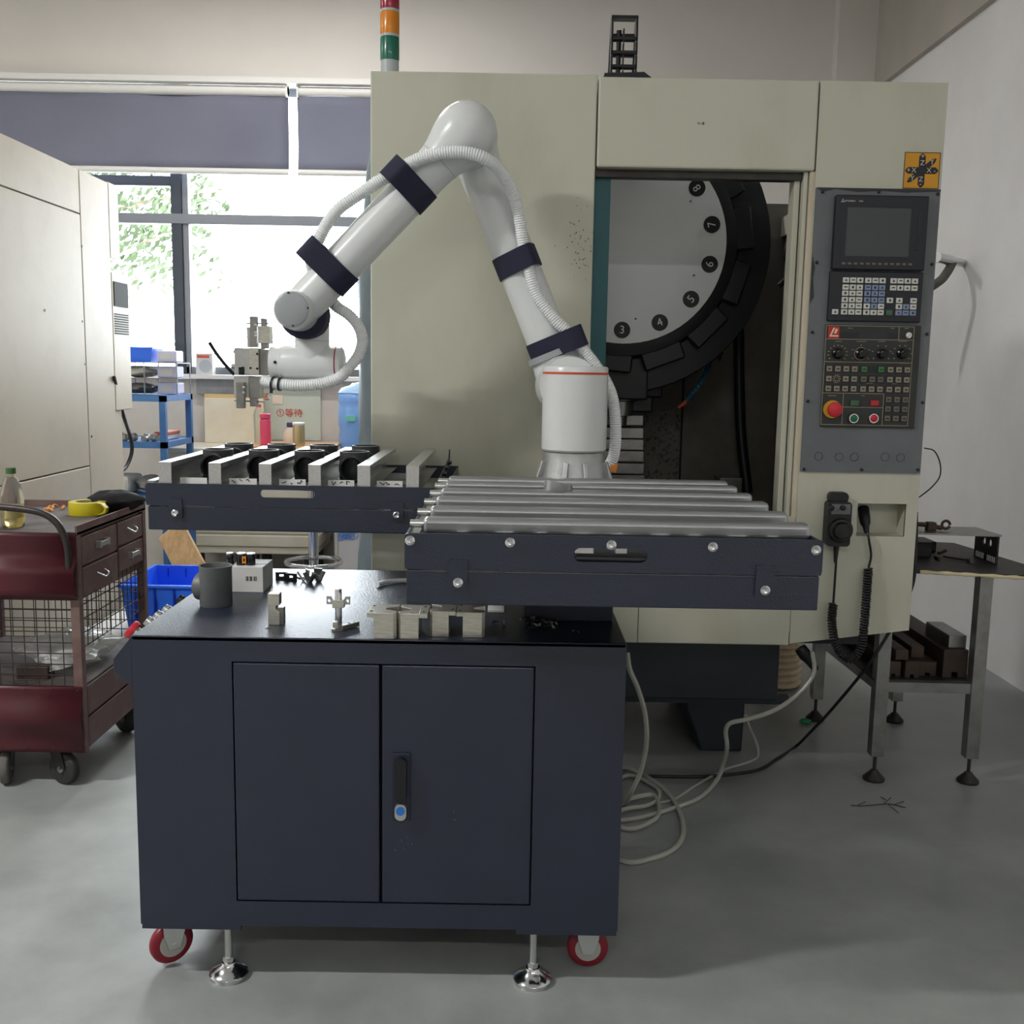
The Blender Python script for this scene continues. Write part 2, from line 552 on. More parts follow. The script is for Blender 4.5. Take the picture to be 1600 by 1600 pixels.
G().box(mx3 + .035, mx - .055, 6.99, 7.06, tz2 - .03, tz2 + .035).build('sash_rail', 'frame_dark', win, bevel=.004)
for (a, b) in ((WX0 + .05, mx3 - .035), (mx3 + .035, mx - .055), (mx + .055, mx2 - .035), (mx2 + .035, WX1 - .05)):
    for (c, d) in ((WZ0 + .05, tz - .035), (tz + .03, WZ1 - .05)):
        G().box(a, b, 7.03, 7.036, c, d).build('pane', 'window_glass', win)

# roller blinds
def blind(x0, x1, label):
    zb = 2.605; zt = 3.09
    t = thing('roller_blind', label, 'blind', ((x0 + x1) / 2, 6.86, zb), 'roller blinds over the window')
    n = 40; vs = []; fs = []
    for j in range(9):
        for i in range(n + 1):
            x = x0 + (x1 - x0) * i / n; z = zb + .03 + (zt - zb - .03) * j / 8
            vs.append((x, 6.86 + .008 * math.sin(x * 9 + z * 7) + .006 * math.sin(x * 4 - z * 11), z))
    for j in range(8):
        for i in range(n):
            a = j * (n + 1) + i
            fs.append((a, a + 1, a + n + 2, a + n + 1))
    o = G().add(vs, fs).build('fabric', 'blind_fabric', t, smooth=60)
    so = o.modifiers.new('cloth_thickness', 'SOLIDIFY'); so.thickness = .002
    G().cyl((x0, 6.86, zb + .015), (x1, 6.86, zb + .015), .02, n=14).build('bottom_rail', 'white_metal', t, smooth=True)
    G().cyl((x0, 6.865, zt + .03), (x1, 6.865, zt + .03), .032, n=16).build('roller', 'white_metal', t, smooth=True)
    for xx in (x0, x1 - .012): G().box(xx, xx + .012, 6.83, 6.9, zt - .01, zt + .065).build('bracket', 'white_metal', t)
    return t
bxa = at(451, 200, 6.86).x; bxb = at(465, 200, 6.86).x
blind(-4.7, bxa, 'wide grey roller blind on the window, left of the bright gap')
blind(bxb, -0.78, 'narrow grey roller blind beside the tall cream machine, right of the gap')

# fixtures of the key lamp and the added fill lamps (all above or behind the picture)
for k, (lx, ly, lz, ll, lw) in enumerate(LAMPS):
    where = ['over the red cart side', 'behind the viewer as added fill', 'near the far left wall as added fill', 'behind the viewer by the right wall as added fill', 'in front of the window as added fill'][k]
    t = thing('key_fill_lamp', 'long white ceiling lamp hung ' + where, 'lamp', (lx, ly, lz), 'ceiling lamps')
    G().box(lx - ll / 2, lx + ll / 2, ly - .07, ly + .07, lz, lz + .06).build('housing', 'white_metal', t, bevel=.005)
    G().box(lx - ll / 2 + .01, lx + ll / 2 - .01, ly - .055, ly + .055, lz - .03, lz).build('diffuser', 'lamp_diffuser', t, bevel=.01)
    for sx in (-1, 1):
        G().cyl((lx + sx * ll * .4, ly, lz + .06), (lx + sx * ll * .4, ly, RZ), .004, n=8).build('hanger', 'white_metal', t)

# ------------------------------------------------------------------ tree outside the window
def tree():
    cx, cy = -5.0, 11.6
    t = thing('tree', 'sparse pale green tree standing outside the window', 'tree', (cx, cy, -1.0))
    g = G()
    g.tube(smooth_path([(cx, cy, -1), (cx + .05, cy, .6), (cx - .05, cy + .1, 2.2), (cx + .1, cy, 4.2)], 5), lambda i: .14 - .006 * i, 8)
    br = []
    for k in range(16):
        z0 = 1.2 + k * .2; a = k * 2.4
        L = 1.9 - .04 * k
        e = Vector((cx + L * math.cos(a) * 1.1, cy + L * math.sin(a) * .7, z0 + .5 + .3 * random.random()))
        g.tube(smooth_path([(cx, cy, z0), ((cx + e.x) / 2, (cy + e.y) / 2, z0 + .35), e], 4), lambda i: .035 - .003 * i, 5)
        br.append((Vector((cx, cy, z0)), e))
    g.build('trunk', 'bark', t, smooth=True)
    vs = []; fs = []
    for k in range(9000):
        a, e = random.choice(br)
        p = a.lerp(e, random.uniform(.35, 1.12)) + Vector((random.gauss(0, .28), random.gauss(0, .25), random.gauss(0, .26)))
        if p.y < 9 or p.z < 2.15 + random.uniform(0, .5) or p.x > -3.35: continue
        d = Vector((random.gauss(0, 1), random.gauss(0, 1), random.gauss(0, 1))).normalized()
        u = d.orthogonal().normalized(); w = d.cross(u)
        L = random.uniform(.04, .07)
        n = len(vs)
        vs += [p - u * L, p + w * L * .45, p + u * L, p - w * L * .45]
        fs.append((n, n + 1, n + 2, n + 3))
    o = G().add(vs, fs).build('foliage', 'leaf_green', t)
    o['kind'] = 'stuff'
tree()

# ================================================================== THE MACHINING CENTRE
YM = 3.25
def mp(x, y, d=0.0):
    return at(x, y, YM - d)
mc = thing('machining_center', 'large cream machining centre with open doorway and grey control panel', 'machine', (0.4, 3.9, 0.0))
mxl = mp(579, 300).x; mxr = mp(1482, 130).x
mzt = mp(578, 110).z
xa = mp(933, 190).x; xb = mp(1278, 190).x
zhead = mp(1100, 264).z
zlow = 0.505
# left cover
G().box(mxl, xa - .002, YM, YM + .05, zlow, mzt).build('left_cover', 'cream_paint', mc, bevel=.004)
G().box(xa + .002, xb - .002, YM - .004, YM + .06, zhead, mzt - .006).build('header_cover', 'cream_paint', mc, bevel=.006)
# right column (control box) with recess for the cable
rx0, rx1 = mp(1412, 810).x - mp(1340, 810).x, 0
ra = mp(1339, 812); rb = mp(1415, 812); rt = mp(1377, 787).z; rbm = mp(1377, 838).z
zbl = mp(1246, 1006).z; zbr = mp(1430, 985).z
outer = [(xb + .002, zbl), (mxr, zbr), (mxr, mzt - .006), (xb + .002, mzt - .006)]
hole = rect(ra.x, rb.x, rbm, rt)
G().plate(outer, [hole], 'y', YM, YM + .012).build('control_column', 'cream_paint', mc)
g = G()
g.box(xb + .002, xb + .014, YM + .012, YM + .085, zbl, mzt - .006)
g.box(mxr - .012, mxr, YM + .012, YM + .085, zbr, mzt - .006)
g.box(xb + .002, mxr, YM + .012, YM + .085, mzt - .018, mzt - .006)
g.box(xb + .014, mxr - .012, YM + .080, YM + .085, zbr + .02, mzt - .018)
g.obox((xb, YM + .05, zbl + .003), (mxr, YM + .05, zbr + .003), .07, .006)
g.build('column_box', 'cream_paint', mc)
g = G()
g.box(ra.x - .004, ra.x, YM + .006, YM + .076, rbm - .004, rt + .004); g.box(rb.x, rb.x + .004, YM + .006, YM + .076, rbm - .004, rt + .004)
g.box(ra.x, rb.x, YM + .006, YM + .076, rt, rt + .004); g.box(ra.x, rb.x, YM + .006, YM + .076, rbm - .004, rbm)
g.box(ra.x - .004, rb.x + .004, YM + .072, YM + .078, rbm - .004, rt + .004)
g.build('socket_recess', 'cream_paint', mc)
# door frame strips to the right of the opening
jx0 = mp(1257, 300).x; jx1 = xb
G().box(jx0, jx0 + .014, YM + .015, YM + .08, 0.55, zhead).build('door_jamb', 'cream_paint', mc, bevel=.003)
G().box(jx0 + .016, jx1 + .004, YM + .004, YM + .07, 0.55, zhead).build('door_jamb', 'cream_side', mc, bevel=.003)
G().box(jx0 - .022, jx0 - .004, YM + .04, YM + .1, 0.55, zhead - .02).build('door_seal', 'cream_paint', mc, bevel=.002)
G().box(xa, jx0, YM + .03, YM + .07, zhead - .024, zhead).build('door_track', 'dark_steel', mc, bevel=.002)
# teal door edge
tx0 = mp(932, 420).x; tx1 = mp(955, 350).x
G().box(tx0 - .03, tx1, YM + .052, YM + .085, 0.55, zhead - .004).build('sliding_door', 'teal_paint', mc, bevel=.002)
# lower apron
G().box(mp(868, 960).x, xb, YM, YM + .05, zlow, 0.93).build('front_apron', 'cream_paint', mc, bevel=.004)
G().box(mp(996, 1000).x - .001, mp(996, 1000).x + .001, YM - .001, YM + .01, zlow, 0.93).build('panel_seam', 'dark_steel', mc)
# machine body / tray behind, base
G().box(mxl + .01, mxl + .02, YM + .05, 4.95, zlow, mzt - .02).build('left_side_cover', 'cream_paint', mc)
G().box(1.16, 1.17, YM + .09, 4.75, 0.8, 2.0).build('right_side_cover', 'inner_wall', mc)
G().box(mxl, 1.16, YM + .05, 4.9, 0.50, 0.60).build('chip_tray', 'base_navy', mc)
bx1 = at(1217, 1050, 3.45).x
bz0 = at(1100, 1093, 3.45).z
G().box(-0.3, bx1, 3.45, 4.7, bz0, 0.52).build('base_casting', 'base_navy', mc, bevel=.006)
pa = at(1072, 1095, 3.62).x; pb = at(1165, 1095, 3.62).x
g = G()
prof = [(pa, bz0 + .01), (pb, bz0 + .01), (pb - .005, 0.0), (pa + .06, 0.0), (pa + .055, .03), (pa + .005, .16)]
g.plate(prof, [], 'y', 3.62, 4.3)
g.build('machine_foot', 'base_navy', mc, bevel=.006)
G().box(-0.25, -0.05, 3.62, 4.3, 0, bz0).build('machine_foot', 'base_navy', mc, bevel=.006)
G().box(-0.3, 1.0, 3.5, 3.53, bz0 - .03, bz0).build('oil_lip', 'base_navy', mc)
# interior
yb = 4.5
zb_open = at(1225, 348, yb).z
G().box(mxl, at(1230, 400, yb).x, yb, yb + .02, 0.6, 2.1).build('inner_back_panel', 'inner_wall', mc)
G().box(at(1230, 400, yb).x, 1.16, yb, yb + .02, 0.6, zb_open).build('inner_back_panel', 'inner_wall', mc)
G().box(at(1006, 600, yb - .01).x, at(1065, 600, yb - .01).x, yb - .012, yb, 0.6, at(1000, 640, yb).z).build('stained_panel', 'inner_speckled', mc)
G().box(at(1068, 600, yb - .01).x - .003, at(1068, 600, yb - .01).x + .003, yb - .014, yb, 0.6, 1.75).build('panel_seam', 'black_matte', mc)
G().box(at(1225, 345, 4.46).x, 1.16, 4.40, 4.5, zb_open - .06, zb_open + .02).build('top_rail', 'cream_paint', mc)
# telescopic way cover slats
for k, yy in enumerate((648, 668, 686, 704, 723, 741)):
    a = at(960, yy, 4.2); b = at(1005, yy + 17, 4.2)
    G().box(a.x - .15, b.x, 4.2 - .006 * k, 4.23, b.z, a.z).build('way_cover_slat', 'steel', mc, bevel=.002)
# spindle head
g = G()
s0 = at(960, 535, 4.1); s1 = at(1035, 625, 4.1)
g.box(s0.x - .1, at(1012, 600, 4.0).x, 3.98, 4.4, at(1000, 625, 4.0).z, at(1000, 538, 4.0).z)
g.box(s0.x - .1, at(1036, 600, 4.1).x, 4.1, 4.45, at(1036, 622, 4.1).z, at(1036, 530, 4.1).z)
g.box(s0.x - .1, at(1020, 640, 4.05).x, 4.05, 4.4, at(1020, 645, 4.05).z, at(1020, 620, 4.05).z)
g.build('spindle_head', 'drum_black', mc, bevel=.008)
sp = at(975, 610, 3.95)
G().rev((sp.x, 4.08, sp.z + .02), (sp.x, 4.08, sp.z - .2), [(0, .075), (.06, .075), (.065, .06), (.12, .055), (.125, .03), (.16, .028)], 24).build('spindle_nose', 'steel', mc, smooth=True)
# tool magazine drum
YD = 3.92
dc = at(978, 378, YD)
rw = (at(1135, 378, YD) - dc).length
rk = at(1211, 378, YD + .06).x - at(978, 378, YD + .06).x
mag = G().rev((dc.x, YD + .30, dc.z), (dc.x, YD, dc.z), [(0, rk * .98), (.02, rk), (.20, rk), (.235, rk * .985), (.24, rw * 1.16), (.28, rw * 1.12), (.29, rw * 1.02)], 64).build('tool_magazine', 'drum_black', mc, smooth=True)
G().cyl((dc.x, YD + .012, dc.z), (dc.x, YD - .004, dc.z), rw, n=72, bev=.002).build('number_disc', 'disc_white', mag, smooth=True)
dme = G().cyl((0, .001, 0), (0, -.0025, 0), .031, n=28).mesh('number_spot', 'number_black', True)
bme = G().rev((0, 0, 0), (0, -.01, 0), [(0, .0045), (.006, .0045), (.009, .002), (.01, 0)], 10).mesh('disc_bolt', 'chrome', True)
rn = rw * 0.865
for k in range(14):
    num = k + 1
    ang = math.radians(-90.8 + (num - 3) * 25.714)
    p = Vector((dc.x + rn * math.cos(ang), YD - .004, dc.z + rn * math.sin(ang)))
    inst('number_spot', dme, p, mag)
    front_text(str(num), .042 if num < 10 else .032, 'number_white', p + Vector((0, -.003, 0)), mag, 'numeral', ang + PI / 2)
for (x, y) in ((1079, 314), (1084, 430), (993, 498)):
    inst('disc_bolt', bme, at(x, y, YD - .004), mag)
# clamps on the drum rim
for k in range(9):
    ang = math.radians(-95 + k * 25.7)
    c = Vector((dc.x + rw * 1.19 * math.cos(ang), YD + .03, dc.z + rw * 1.19 * math.sin(ang)))
    me = G().box(-.035, .035, -.006, .02, -.08, .08).mesh('tool_pocket_cover', 'drum_black')
    o = inst('tool_pocket_cover', me, c, mag, (0, -ang, 0))
    b = o.modifiers.new('edges', 'BEVEL'); b.width = .006; b.segments = 1
# nozzles, flexible coolant hose, dark drain hose, chips
g = G()
for xx in (1100, 1112, 1126):
    a = at(xx, 536, 4.15); g.cyl(a, a + Vector((0, 0, -.045)), .011, n=10); g.cyl(a + Vector((0, 0, -.045)), a + Vector((-.005, 0, -.07)), .006, n=8)
g.build('coolant_valves', 'rusty_steel', mc, smooth=True)
pts = smooth_path([at(1112, 556, 4.15), at(1104, 580, 4.14), at(1090, 605, 4.13), at(1078, 620, 4.12), at(1072, 628, 4.12)], 8)
G().tube(resample(pts, .006), lambda i: .011 if i % 3 else .007, 8).build('coolant_hose', 'nozzle_blue', mc, smooth=True)
G().cyl(at(1072, 628, 4.12), at(1060, 637, 4.12), .010, .006, n=10).build('coolant_nozzle', 'nozzle_red', mc, smooth=True)
pts = smooth_path([at(1150, 440, 4.3), at(1154, 520, 4.3), at(1155, 600, 4.3), at(1158, 680, 4.28), at(1168, 770, 4.24)], 8)
G().tube(pts, .022, 14).build('drain_hose', 'drum_black', mc, smooth=True)
a = at(1060, 545, 4.2); G().sphere((a.x, a.y, a.z - .04), .035, 12, (1, .8, 1.4)).build('oil_cup', 'black_gloss', mc, smooth=True)
a = at(1120, 765, 3.9); b = at(1156, 745, 3.9)
G().box(a.x, b.x, 3.85, 3.97, a.z - .05, b.z).build('vise_block', 'steel', mc, bevel=.004)
a = at(1100, 765, 3.86); G().cyl((a.x, 3.86, a.z), (a.x, 3.86, a.z + .035), .018, n=16).build('vise_screw', 'chrome', mc, smooth=True)
a = at(1228, 400, 4.3)
g = G()
g.tube(smooth_path([a + Vector((.02, 0, .1)), a + Vector((.0, 0, .0)), a + Vector((.03, 0, -.06)), a + Vector((-.02, 0, -.12))], 6), .012, 8)
g.cbox(a + Vector((.04, .02, .02)), .07, .06, .1)
g.build('sensor_bracket', 'black_plastic', mc, smooth=True)

# ------------------------------------------------------------------ control panel
pz0 = mp(1340, 738).z; pz1 = mp(1374, 295).z; px0 = mp(1262, 515).x; px1 = mp(1453, 515).x
pan = G().plate(rrect(px0, px1, pz0, pz1, .004), [], 'y', YM - .006, YM).build('control_panel', 'panel_grey', mc)
g = G()
g.plate([(px0, pz1), (px0 + .02, pz1 - .013), (px0 + .06, pz1 - .004), (px0 + .13, pz1 - .012), (px0 + .2, pz1 - .007), (px0 + .28, pz1 - .011), (px1, pz1 - .006), (px1, pz1)], [], 'y', YM - .0068, YM - .005)
g.plate([(px0, pz1 - .35), (px0 + .012, pz1 - .33), (px0 + .006, pz1 - .27), (px0 + .010, pz1 - .24), (px0, pz1 - .2)], [], 'y', YM - .0068, YM - .005)
g.build('chipped_paint', 'panel_chipped', pan)
scr = G().rev((0, 0, 0), (0, -.005, 0), [(0, .005), (.003, .005), (.005, .003)], 10).mesh('panel_screw', 'black_plastic', True)
for (x, y) in ((1285, 300), (1373, 300), (1465, 303), (1276, 410), (1456, 413), (1269, 519), (1448, 522), (1262, 627), (1441, 629), (1256, 733), (1346, 734), (1434, 734)):
    p = mp(x, y, .006); inst('panel_screw', scr, p, pan)
blank = G().plate(circ(0, 0, .0135, 24), [circ(0, 0, .0122, 24)], 'y', -.0006, 0).mesh('blank_cover', 'panel_chipped')
for (x, y) in ((1279, 713), (1311, 714), (1335, 714), (1383, 714), (1407, 715)):
    inst('blank_cover', blank, mp(x, y, .0062), pan)
def pbox(x0, y0, x1, y1, d0, d1):
    a = mp((x0 + x1) / 2, (y0 + y1) / 2, d0)
    c = mp(x0, (y0 + y1) / 2, d0).x; e = mp(x1, (y0 + y1) / 2, d0).x
    zt_ = mp((x0 + x1) / 2, y0, d0).z; zb_ = mp((x0 + x1) / 2, y1, d0).z
    return G().box(c, e, YM - d1, YM - d0, zb_, zt_)
# display
disp = pbox(1300, 307, 1444, 423, .006, .030).build('display_unit', 'panel_black', mc, bevel=.004)
pbox(1322, 325, 1421, 401, .028, .0305).build('screen', 'screen_grey', disp)
pbox(1433, 330, 1443, 392, .028, .0315).build('card_slot_cover', 'panel_black', disp, bevel=.001)
sk = G().box(-.0055, .0055, -.001, .001, -.003, .003).mesh('soft_key', 'key_dim')
for k in range(12):
    inst('soft_key', sk, mp(1318 + k * 9.47, 411.5 + k * .13, .031), disp)
front_text('MITSUBISHI', .0066, 'print_white', mp(1328, 314, .0306), disp)
front_text('M70', .0066, 'print_white', mp(1345.5, 314.5, .0306), disp)
lg = G()
c = mp(1317, 314, .0306)
for a_ in (90, 210, 330):
    q = math.radians(a_); lg.plate([(c.x, c.z), (c.x + .004 * math.cos(q - .5), c.z + .004 * math.sin(q - .5)), (c.x + .007 * math.cos(q), c.z + .007 * math.sin(q)), (c.x + .004 * math.cos(q + .5), c.z + .004 * math.sin(q + .5))], [], 'y', YM - .0314, YM - .0304)
lg.build('maker_emblem', 'print_white', disp)
# keyboard
kb = pbox(1293, 425, 1438, 503, .006, .020).build('keyboard', 'panel_black', mc, bevel=.003)
kw = .0185; kh = .0155
kmesh = {}
for nm in ('key_white', 'key_blue', 'key_green'):
    kmesh[nm] = G().box(-kw / 2, kw / 2, -.004, .001, -kh / 2, kh / 2).mesh('key', nm)
legend = [G().box(-.003, .003, -.0008, 0, -.0035, .0035).mesh('key_legend', 'print_dark'),
          G().plate([(-.004, -.003), (0, .004), (.004, -.003)], [], 'y', -.0008, 0).mesh('key_legend', 'print_dark'),
          G().box(-.005, .005, -.0008, 0, -.001, .002).mesh('key_legend', 'print_dark')]
def c8(cx, cy, d): return mp(1280 + cx / 7.27, 290 + cy / 7.27, d)
p00 = c8(302, 1073, .02); colx = [c8(x, 1073, .02).x for x in (302, 383, 463, 555, 636, 717, 843, 922, 1002, 1085)]
rowz = [c8(302 - (y - 1073) * .07, y, .02).z for y in (1073, 1153, 1222, 1295, 1365, 1435)]
kn = 0
def key(x, z, nm):
    global kn
    o = inst('key', kmesh[nm], (x, YM - .02, z), kb)
    kn += 1
    if nm != 'key_green':
        me = [legend[0], legend[1], legend[2]][kn % 3]
        lo_ = link('key_legend', me, kb, Vector((x, YM - .0242, z)) - OFF[kb.name])
for r in range(6):
    for c_ in range(10):
        if c_ >= 6 and r > 1: continue
        nm = 'key_blue' if (3 <= c_ < 6 and 1 <= r <= 4 and not (r == 4 and c_ in (3, 5))) else 'key_white'
        key(colx[c_], rowz[r], nm)
xk = c8(800, 1297, .02).x
key(xk, rowz[3], 'key_white'); key(colx[7], rowz[3], 'key_white'); key(colx[9], rowz[3], 'key_white')
key(colx[7], rowz[4], 'key_white'); key(colx[8], rowz[4], 'key_blue'); key(colx[9], rowz[4], 'key_white')
key(xk, rowz[5], 'key_green'); key(colx[7], rowz[5], 'key_blue'); key(colx[8], rowz[5], 'key_blue'); key(colx[9], rowz[5], 'key_blue')
key(c8(178, 1435, .02).x, rowz[5], 'key_white')
# operator panel
op = pbox(1285, 508, 1433, 668, .006, .014).build('operator_panel', 'panel_olive', mc, bevel=.002)
def c7(cx, cy, d=.0145): return mp(1280 + cx / 8.89, 500 + cy / 8.89, d)
def X7(cx, cy): return c7(cx, cy).x
def Z7(cx, cy): return c7(cx, cy).z
L0, L1 = X7(60, 780), X7(1275, 780)
zl = [Z7(700, y) for y in (85, 272, 588, 1022, 1215, 1462)]
g = G(); lw_ = .0009
def hline(xa_, xb_, z): g.box(xa_, xb_, YM - .0148, YM - .0138, z - lw_, z + lw_)
def vline(x, za, zb__): g.box(x - lw_, x + lw_, YM - .0148, YM - .0138, za, zb__)
xm1 = X7(325, 1240); xm2 = X7(885, 1240); xm3 = X7(1108, 180)
hline(L0, L1, zl[0]); hline(L0, L1, zl[1]); hline(L0, L1, zl[2]); hline(L0, xm2, zl[3]); hline(xm1, xm2, zl[4]); hline(L0, L1, zl[5])
vline(L0, zl[5], zl[0]); vline(L1, zl[5], zl[0]); vline(xm1, zl[5], zl[3]); vline(xm2, zl[5], zl[3]); vline(xm3, zl[1], zl[0])
for (cx, cy, w) in ((270, 297, .02), (590, 297, .03), (870, 297, .022), (1160, 297, .026), (180, 1050, .026), (610, 1050, .01), (1180, 600, .03), (700, 880, .02), (1050, 885, .02), (430, 112, .016), (1020, 115, .012), (1215, 118, .012)):
    p = c7(cx, cy); g.box(p.x - w / 2, p.x + w / 2, YM - .0147, YM - .0138, p.z - .0008, p.z + .0008)
for (cx, n_) in ((255, 11), (577, 5), (865, 6), (1150, 8)):
    p = c7(cx, 468)
    for k in range(n_):
        q = math.radians(215 - k * 250 / (n_ - 1))
        g.cbox((p.x + .029 * math.cos(q), YM - .0143, p.z + .026 * math.sin(q)), .005, .001, .0025)
for k in range(10):
    p = c7(240, 815); q = 2 * PI * k / 10
    g.plate([(p.x + .004 * math.cos(q), p.z + .004 * math.sin(q)), (p.x + .013 * math.cos(q + .13), p.z + .013 * math.sin(q + .13)), (p.x + .013 * math.cos(q - .13), p.z + .013 * math.sin(q - .13))], [], 'y', YM - .0149, YM - .0138)
g.build('printed_lines', 'gold_line', op)
for (x0_, x1_, y0_, y1_) in ((318, 562, 172, 258), (945, 1095, 180, 262), (695, 800, 645, 735)):
    a = c7(x0_, y1_); b = c7(x1_, y0_); G().box(a.x, b.x, YM - .0152, YM - .0138, a.z, b.z).build('indicator_window', 'panel_black', op)
a = c7(120, 255); b = c7(285, 90)
G().plate(rrect(a.x, b.x, a.z, b.z, .003), [], 'y', YM - .0152, YM - .0138).build('logo_plate', 'logo_red', op)
w_ = b.x - a.x; h_ = b.z - a.z
g = G()
g.plate([(a.x + .1 * w_, a.z + .15 * h_), (a.x + .92 * w_, a.z + .15 * h_), (a.x + .92 * w_, a.z + .28 * h_), (a.x + .3 * w_, a.z + .28 * h_), (a.x + .6 * w_, a.z + .88 * h_), (a.x + .44 * w_, a.z + .88 * h_)], [], 'y', YM - .0158, YM - .015)
g.plate([(a.x + .5 * w_, a.z + .42 * h_), (a.x + .72 * w_, a.z + .42 * h_), (a.x + .85 * w_, a.z + .75 * h_), (a.x + .68 * w_, a.z + .85 * h_)], [], 'y', YM - .0158, YM - .015)
g.build('logo_mark', 'logo_cream', op)
bw = .0165
bmesh_ = {nm: G().box(-bw / 2, bw / 2, -.004, .001, -bw / 2, bw / 2).mesh('push_key', nm) for nm in ('key_beige', 'key_dim', 'key_lit_green')}
bsurround = G().box(-.0115, .0115, -.0012, .001, -.0125, .0125).mesh('key_surround', 'panel_black')
bleg = G().box(-.0045, .0045, -.0006, 0, -.0025, .0015).mesh('key_legend', 'print_dark')
cols = [X7(138, 683), X7(255, 683), X7(372, 683), X7(490, 683), X7(622, 683), X7(740, 683), X7(857, 683), X7(988, 683), X7(1105, 683), X7(1222, 683)]
rows = [Z7(630, y) for y in (683, 822, 958, 1098, 1230, 1360)]
for r in range(6):
    for c_ in range(10):
        if r > 2 and c_ < 7: continue
        if (r, c_) in ((0, 5), (1, 1)): continue
        nm = 'key_lit_green' if (r, c_) in ((0, 4), (0, 6)) else ('key_dim' if (r > 2 or (r == 1 and 4 <= c_ <= 6)) else 'key_beige')
        inst('key_surround', bsurround, (cols[c_], YM - .014, rows[r]), op)
        inst('push_key', bmesh_[nm], (cols[c_], YM - .0145, rows[r]), op)
        inst('key_legend', bleg, (cols[c_], YM - .0186, rows[r]), op)
def knob(cx, cy, r, ring):
    p = c7(cx, cy)
    if ring: G().plate(circ(p.x, p.z, r * 1.15, 28), [circ(p.x, p.z, r * 1.05, 28)], 'y', YM - .015, YM - .0138).build('dial_ring', 'gold_line', op)
    g = G().rev((p.x, YM - .014, p.z), (p.x, YM - .05, p.z), [(0, r), (.008, r), (.012, r * .75), (.022, r * .7), (.023, r * .6)], 24)
    g.obox((p.x - r * .75, YM - .036, p.z - r * .5), (p.x + r * .75, YM - .036, p.z + r * .5), .012, r * .42, (0, 0, 1))
    return g.build('selector_knob', 'black_gloss', op, smooth=True)
knob(255, 465, .017, False); knob(577, 468, .0175, True); knob(865, 470, .016, False); knob(1150, 465, .017, False)
p = c7(1228, 213)
G().rev((p.x, YM - .014, p.z), (p.x, YM - .03, p.z), [(0, .011), (.008, .011), (.012, .009), (.013, .004), (.010, .003)], 20).build('key_switch', 'chrome', op, smooth=True)
p = c7(180, 1240)
G().cyl((p.x, YM - .014, p.z), (p.x, YM - .017, p.z), .028, n=32).build('emergency_stop_ring', 'estop_yellow', op, smooth=True)
es = G().rev((p.x, YM - .017, p.z), (p.x, YM - .06, p.z), [(0, .014), (.02, .014), (.021, .022), (.026, .0235), (.032, .022), (.036, .015), (.037, 0)], 32).build('emergency_stop', 'estop_red', op, smooth=True)
for (cx, mt) in ((470, 'button_green'), (747, 'button_red')):
    p = c7(cx, 1365)
    G().rev((p.x, YM - .014, p.z), (p.x, YM - .026, p.z), [(0, .0165), (.007, .0165), (.010, .0145), (.010, .012)], 28, cap=False).build('button_bezel', 'chrome', op, smooth=True)
    G().rev((p.x, YM - .014, p.z), (p.x, YM - .03, p.z), [(0, .012), (.010, .012), (.0115, .010), (.012, 0)], 24).build('push_button', mt, op, smooth=True)
for (cx, mt) in ((487, 'key_green'), (765, 'logo_red')):
    a = c7(cx - 58, 1190); b = c7(cx + 58, 1118)
    G().box(a.x, b.x, YM - .021, YM - .014, a.z, b.z).build('rectangular_lamp', mt, op, bevel=.001)
# axis direction sticker
st_a = mp(1411, 295, 0); st_b = mp(1469, 238, 0)
sx0, sx1, sz0, sz1 = mp(1412, 265).x, mp(1468, 265).x, mp(1440, 295).z, mp(1440, 238).z
stk = G().box(sx0, sx1, YM - .0012, YM, sz0, sz1).build('axis_sticker', 'sticker_yellow', mc)
cx, cz = (sx0 + sx1) / 2, (sz0 + sz1) / 2; S_ = (sx1 - sx0)
def arrow(g, ax, L, w, head, e):
    u = Vector((math.cos(ax), math.sin(ax))); v = Vector((-u.y, u.x))
    pts = [v * w * -.5, u * (L - head) - v * w * .5, u * L - v * w * .12, u * L + v * w * .12, u * (L - head) + v * w * .5, v * w * .5]
    g.plate([(cx + q.x, cz + q.y) for q in pts], [], 'y', YM - .0016 - e, YM - .001)
g = G()
for k, a_ in enumerate((0, 90, 180, 270)): arrow(g, math.radians(a_), S_ * .46, S_ * .18, S_ * .08, .0001 * k)
for k, a_ in enumerate((40, 220)): arrow(g, math.radians(a_), S_ * .5, S_ * .13, S_ * .1, .0004 + .0001 * k)
g.plate(rect(sx0, sx1, sz0, sz1), [rect(sx0 + .002, sx1 - .002, sz0 + .002, sz1 - .002)], 'y', YM - .0016, YM - .001)
g.build('arrows', 'print_dark', stk)
for (s_, dx, dz) in (('+', 0, .38), ('Z', 0, .2), ('+', -.37, 0), ('X', -.22, 0), ('X', .2, 0), ('-', .36, 0), ('Z', -.01, -.24), ('-', -.01, -.36), ('Y', .27, .23), ('Y', -.25, -.22)):
    front_text(s_, S_ * .19, 'print_white', Vector((cx + dx * S_, YM - .0024, cz + dz * S_)), stk, depth=.0003)
# speckled oil stain on the left cover
vs = G()
for k in range(60):
    x = random.gauss(902, 12); y = random.gauss(380, 28)
    p = mp(min(x, 928), y, 0); r = random.uniform(.0006, .0022)
    vs.plate(circ(p.x, p.z, r, 6), [], 'y', YM - .0006, YM + .001)
o = vs.build('oil_spots', 'print_dark', mc); o['kind'] = 'stuff'
# label remains on the header
front_text('V--B', .012, 'print_dark', mp(1095, 193, .0042), mc)
# cable plug below
p = at(1250, 1012, 3.32)
G().rev(p, p + Vector((.06, -.02, -.08)), [(0, .02), (.03, .022), (.05, .016), (.09, .011)], 14).build('cable_gland', 'black_plastic', mc, smooth=True)

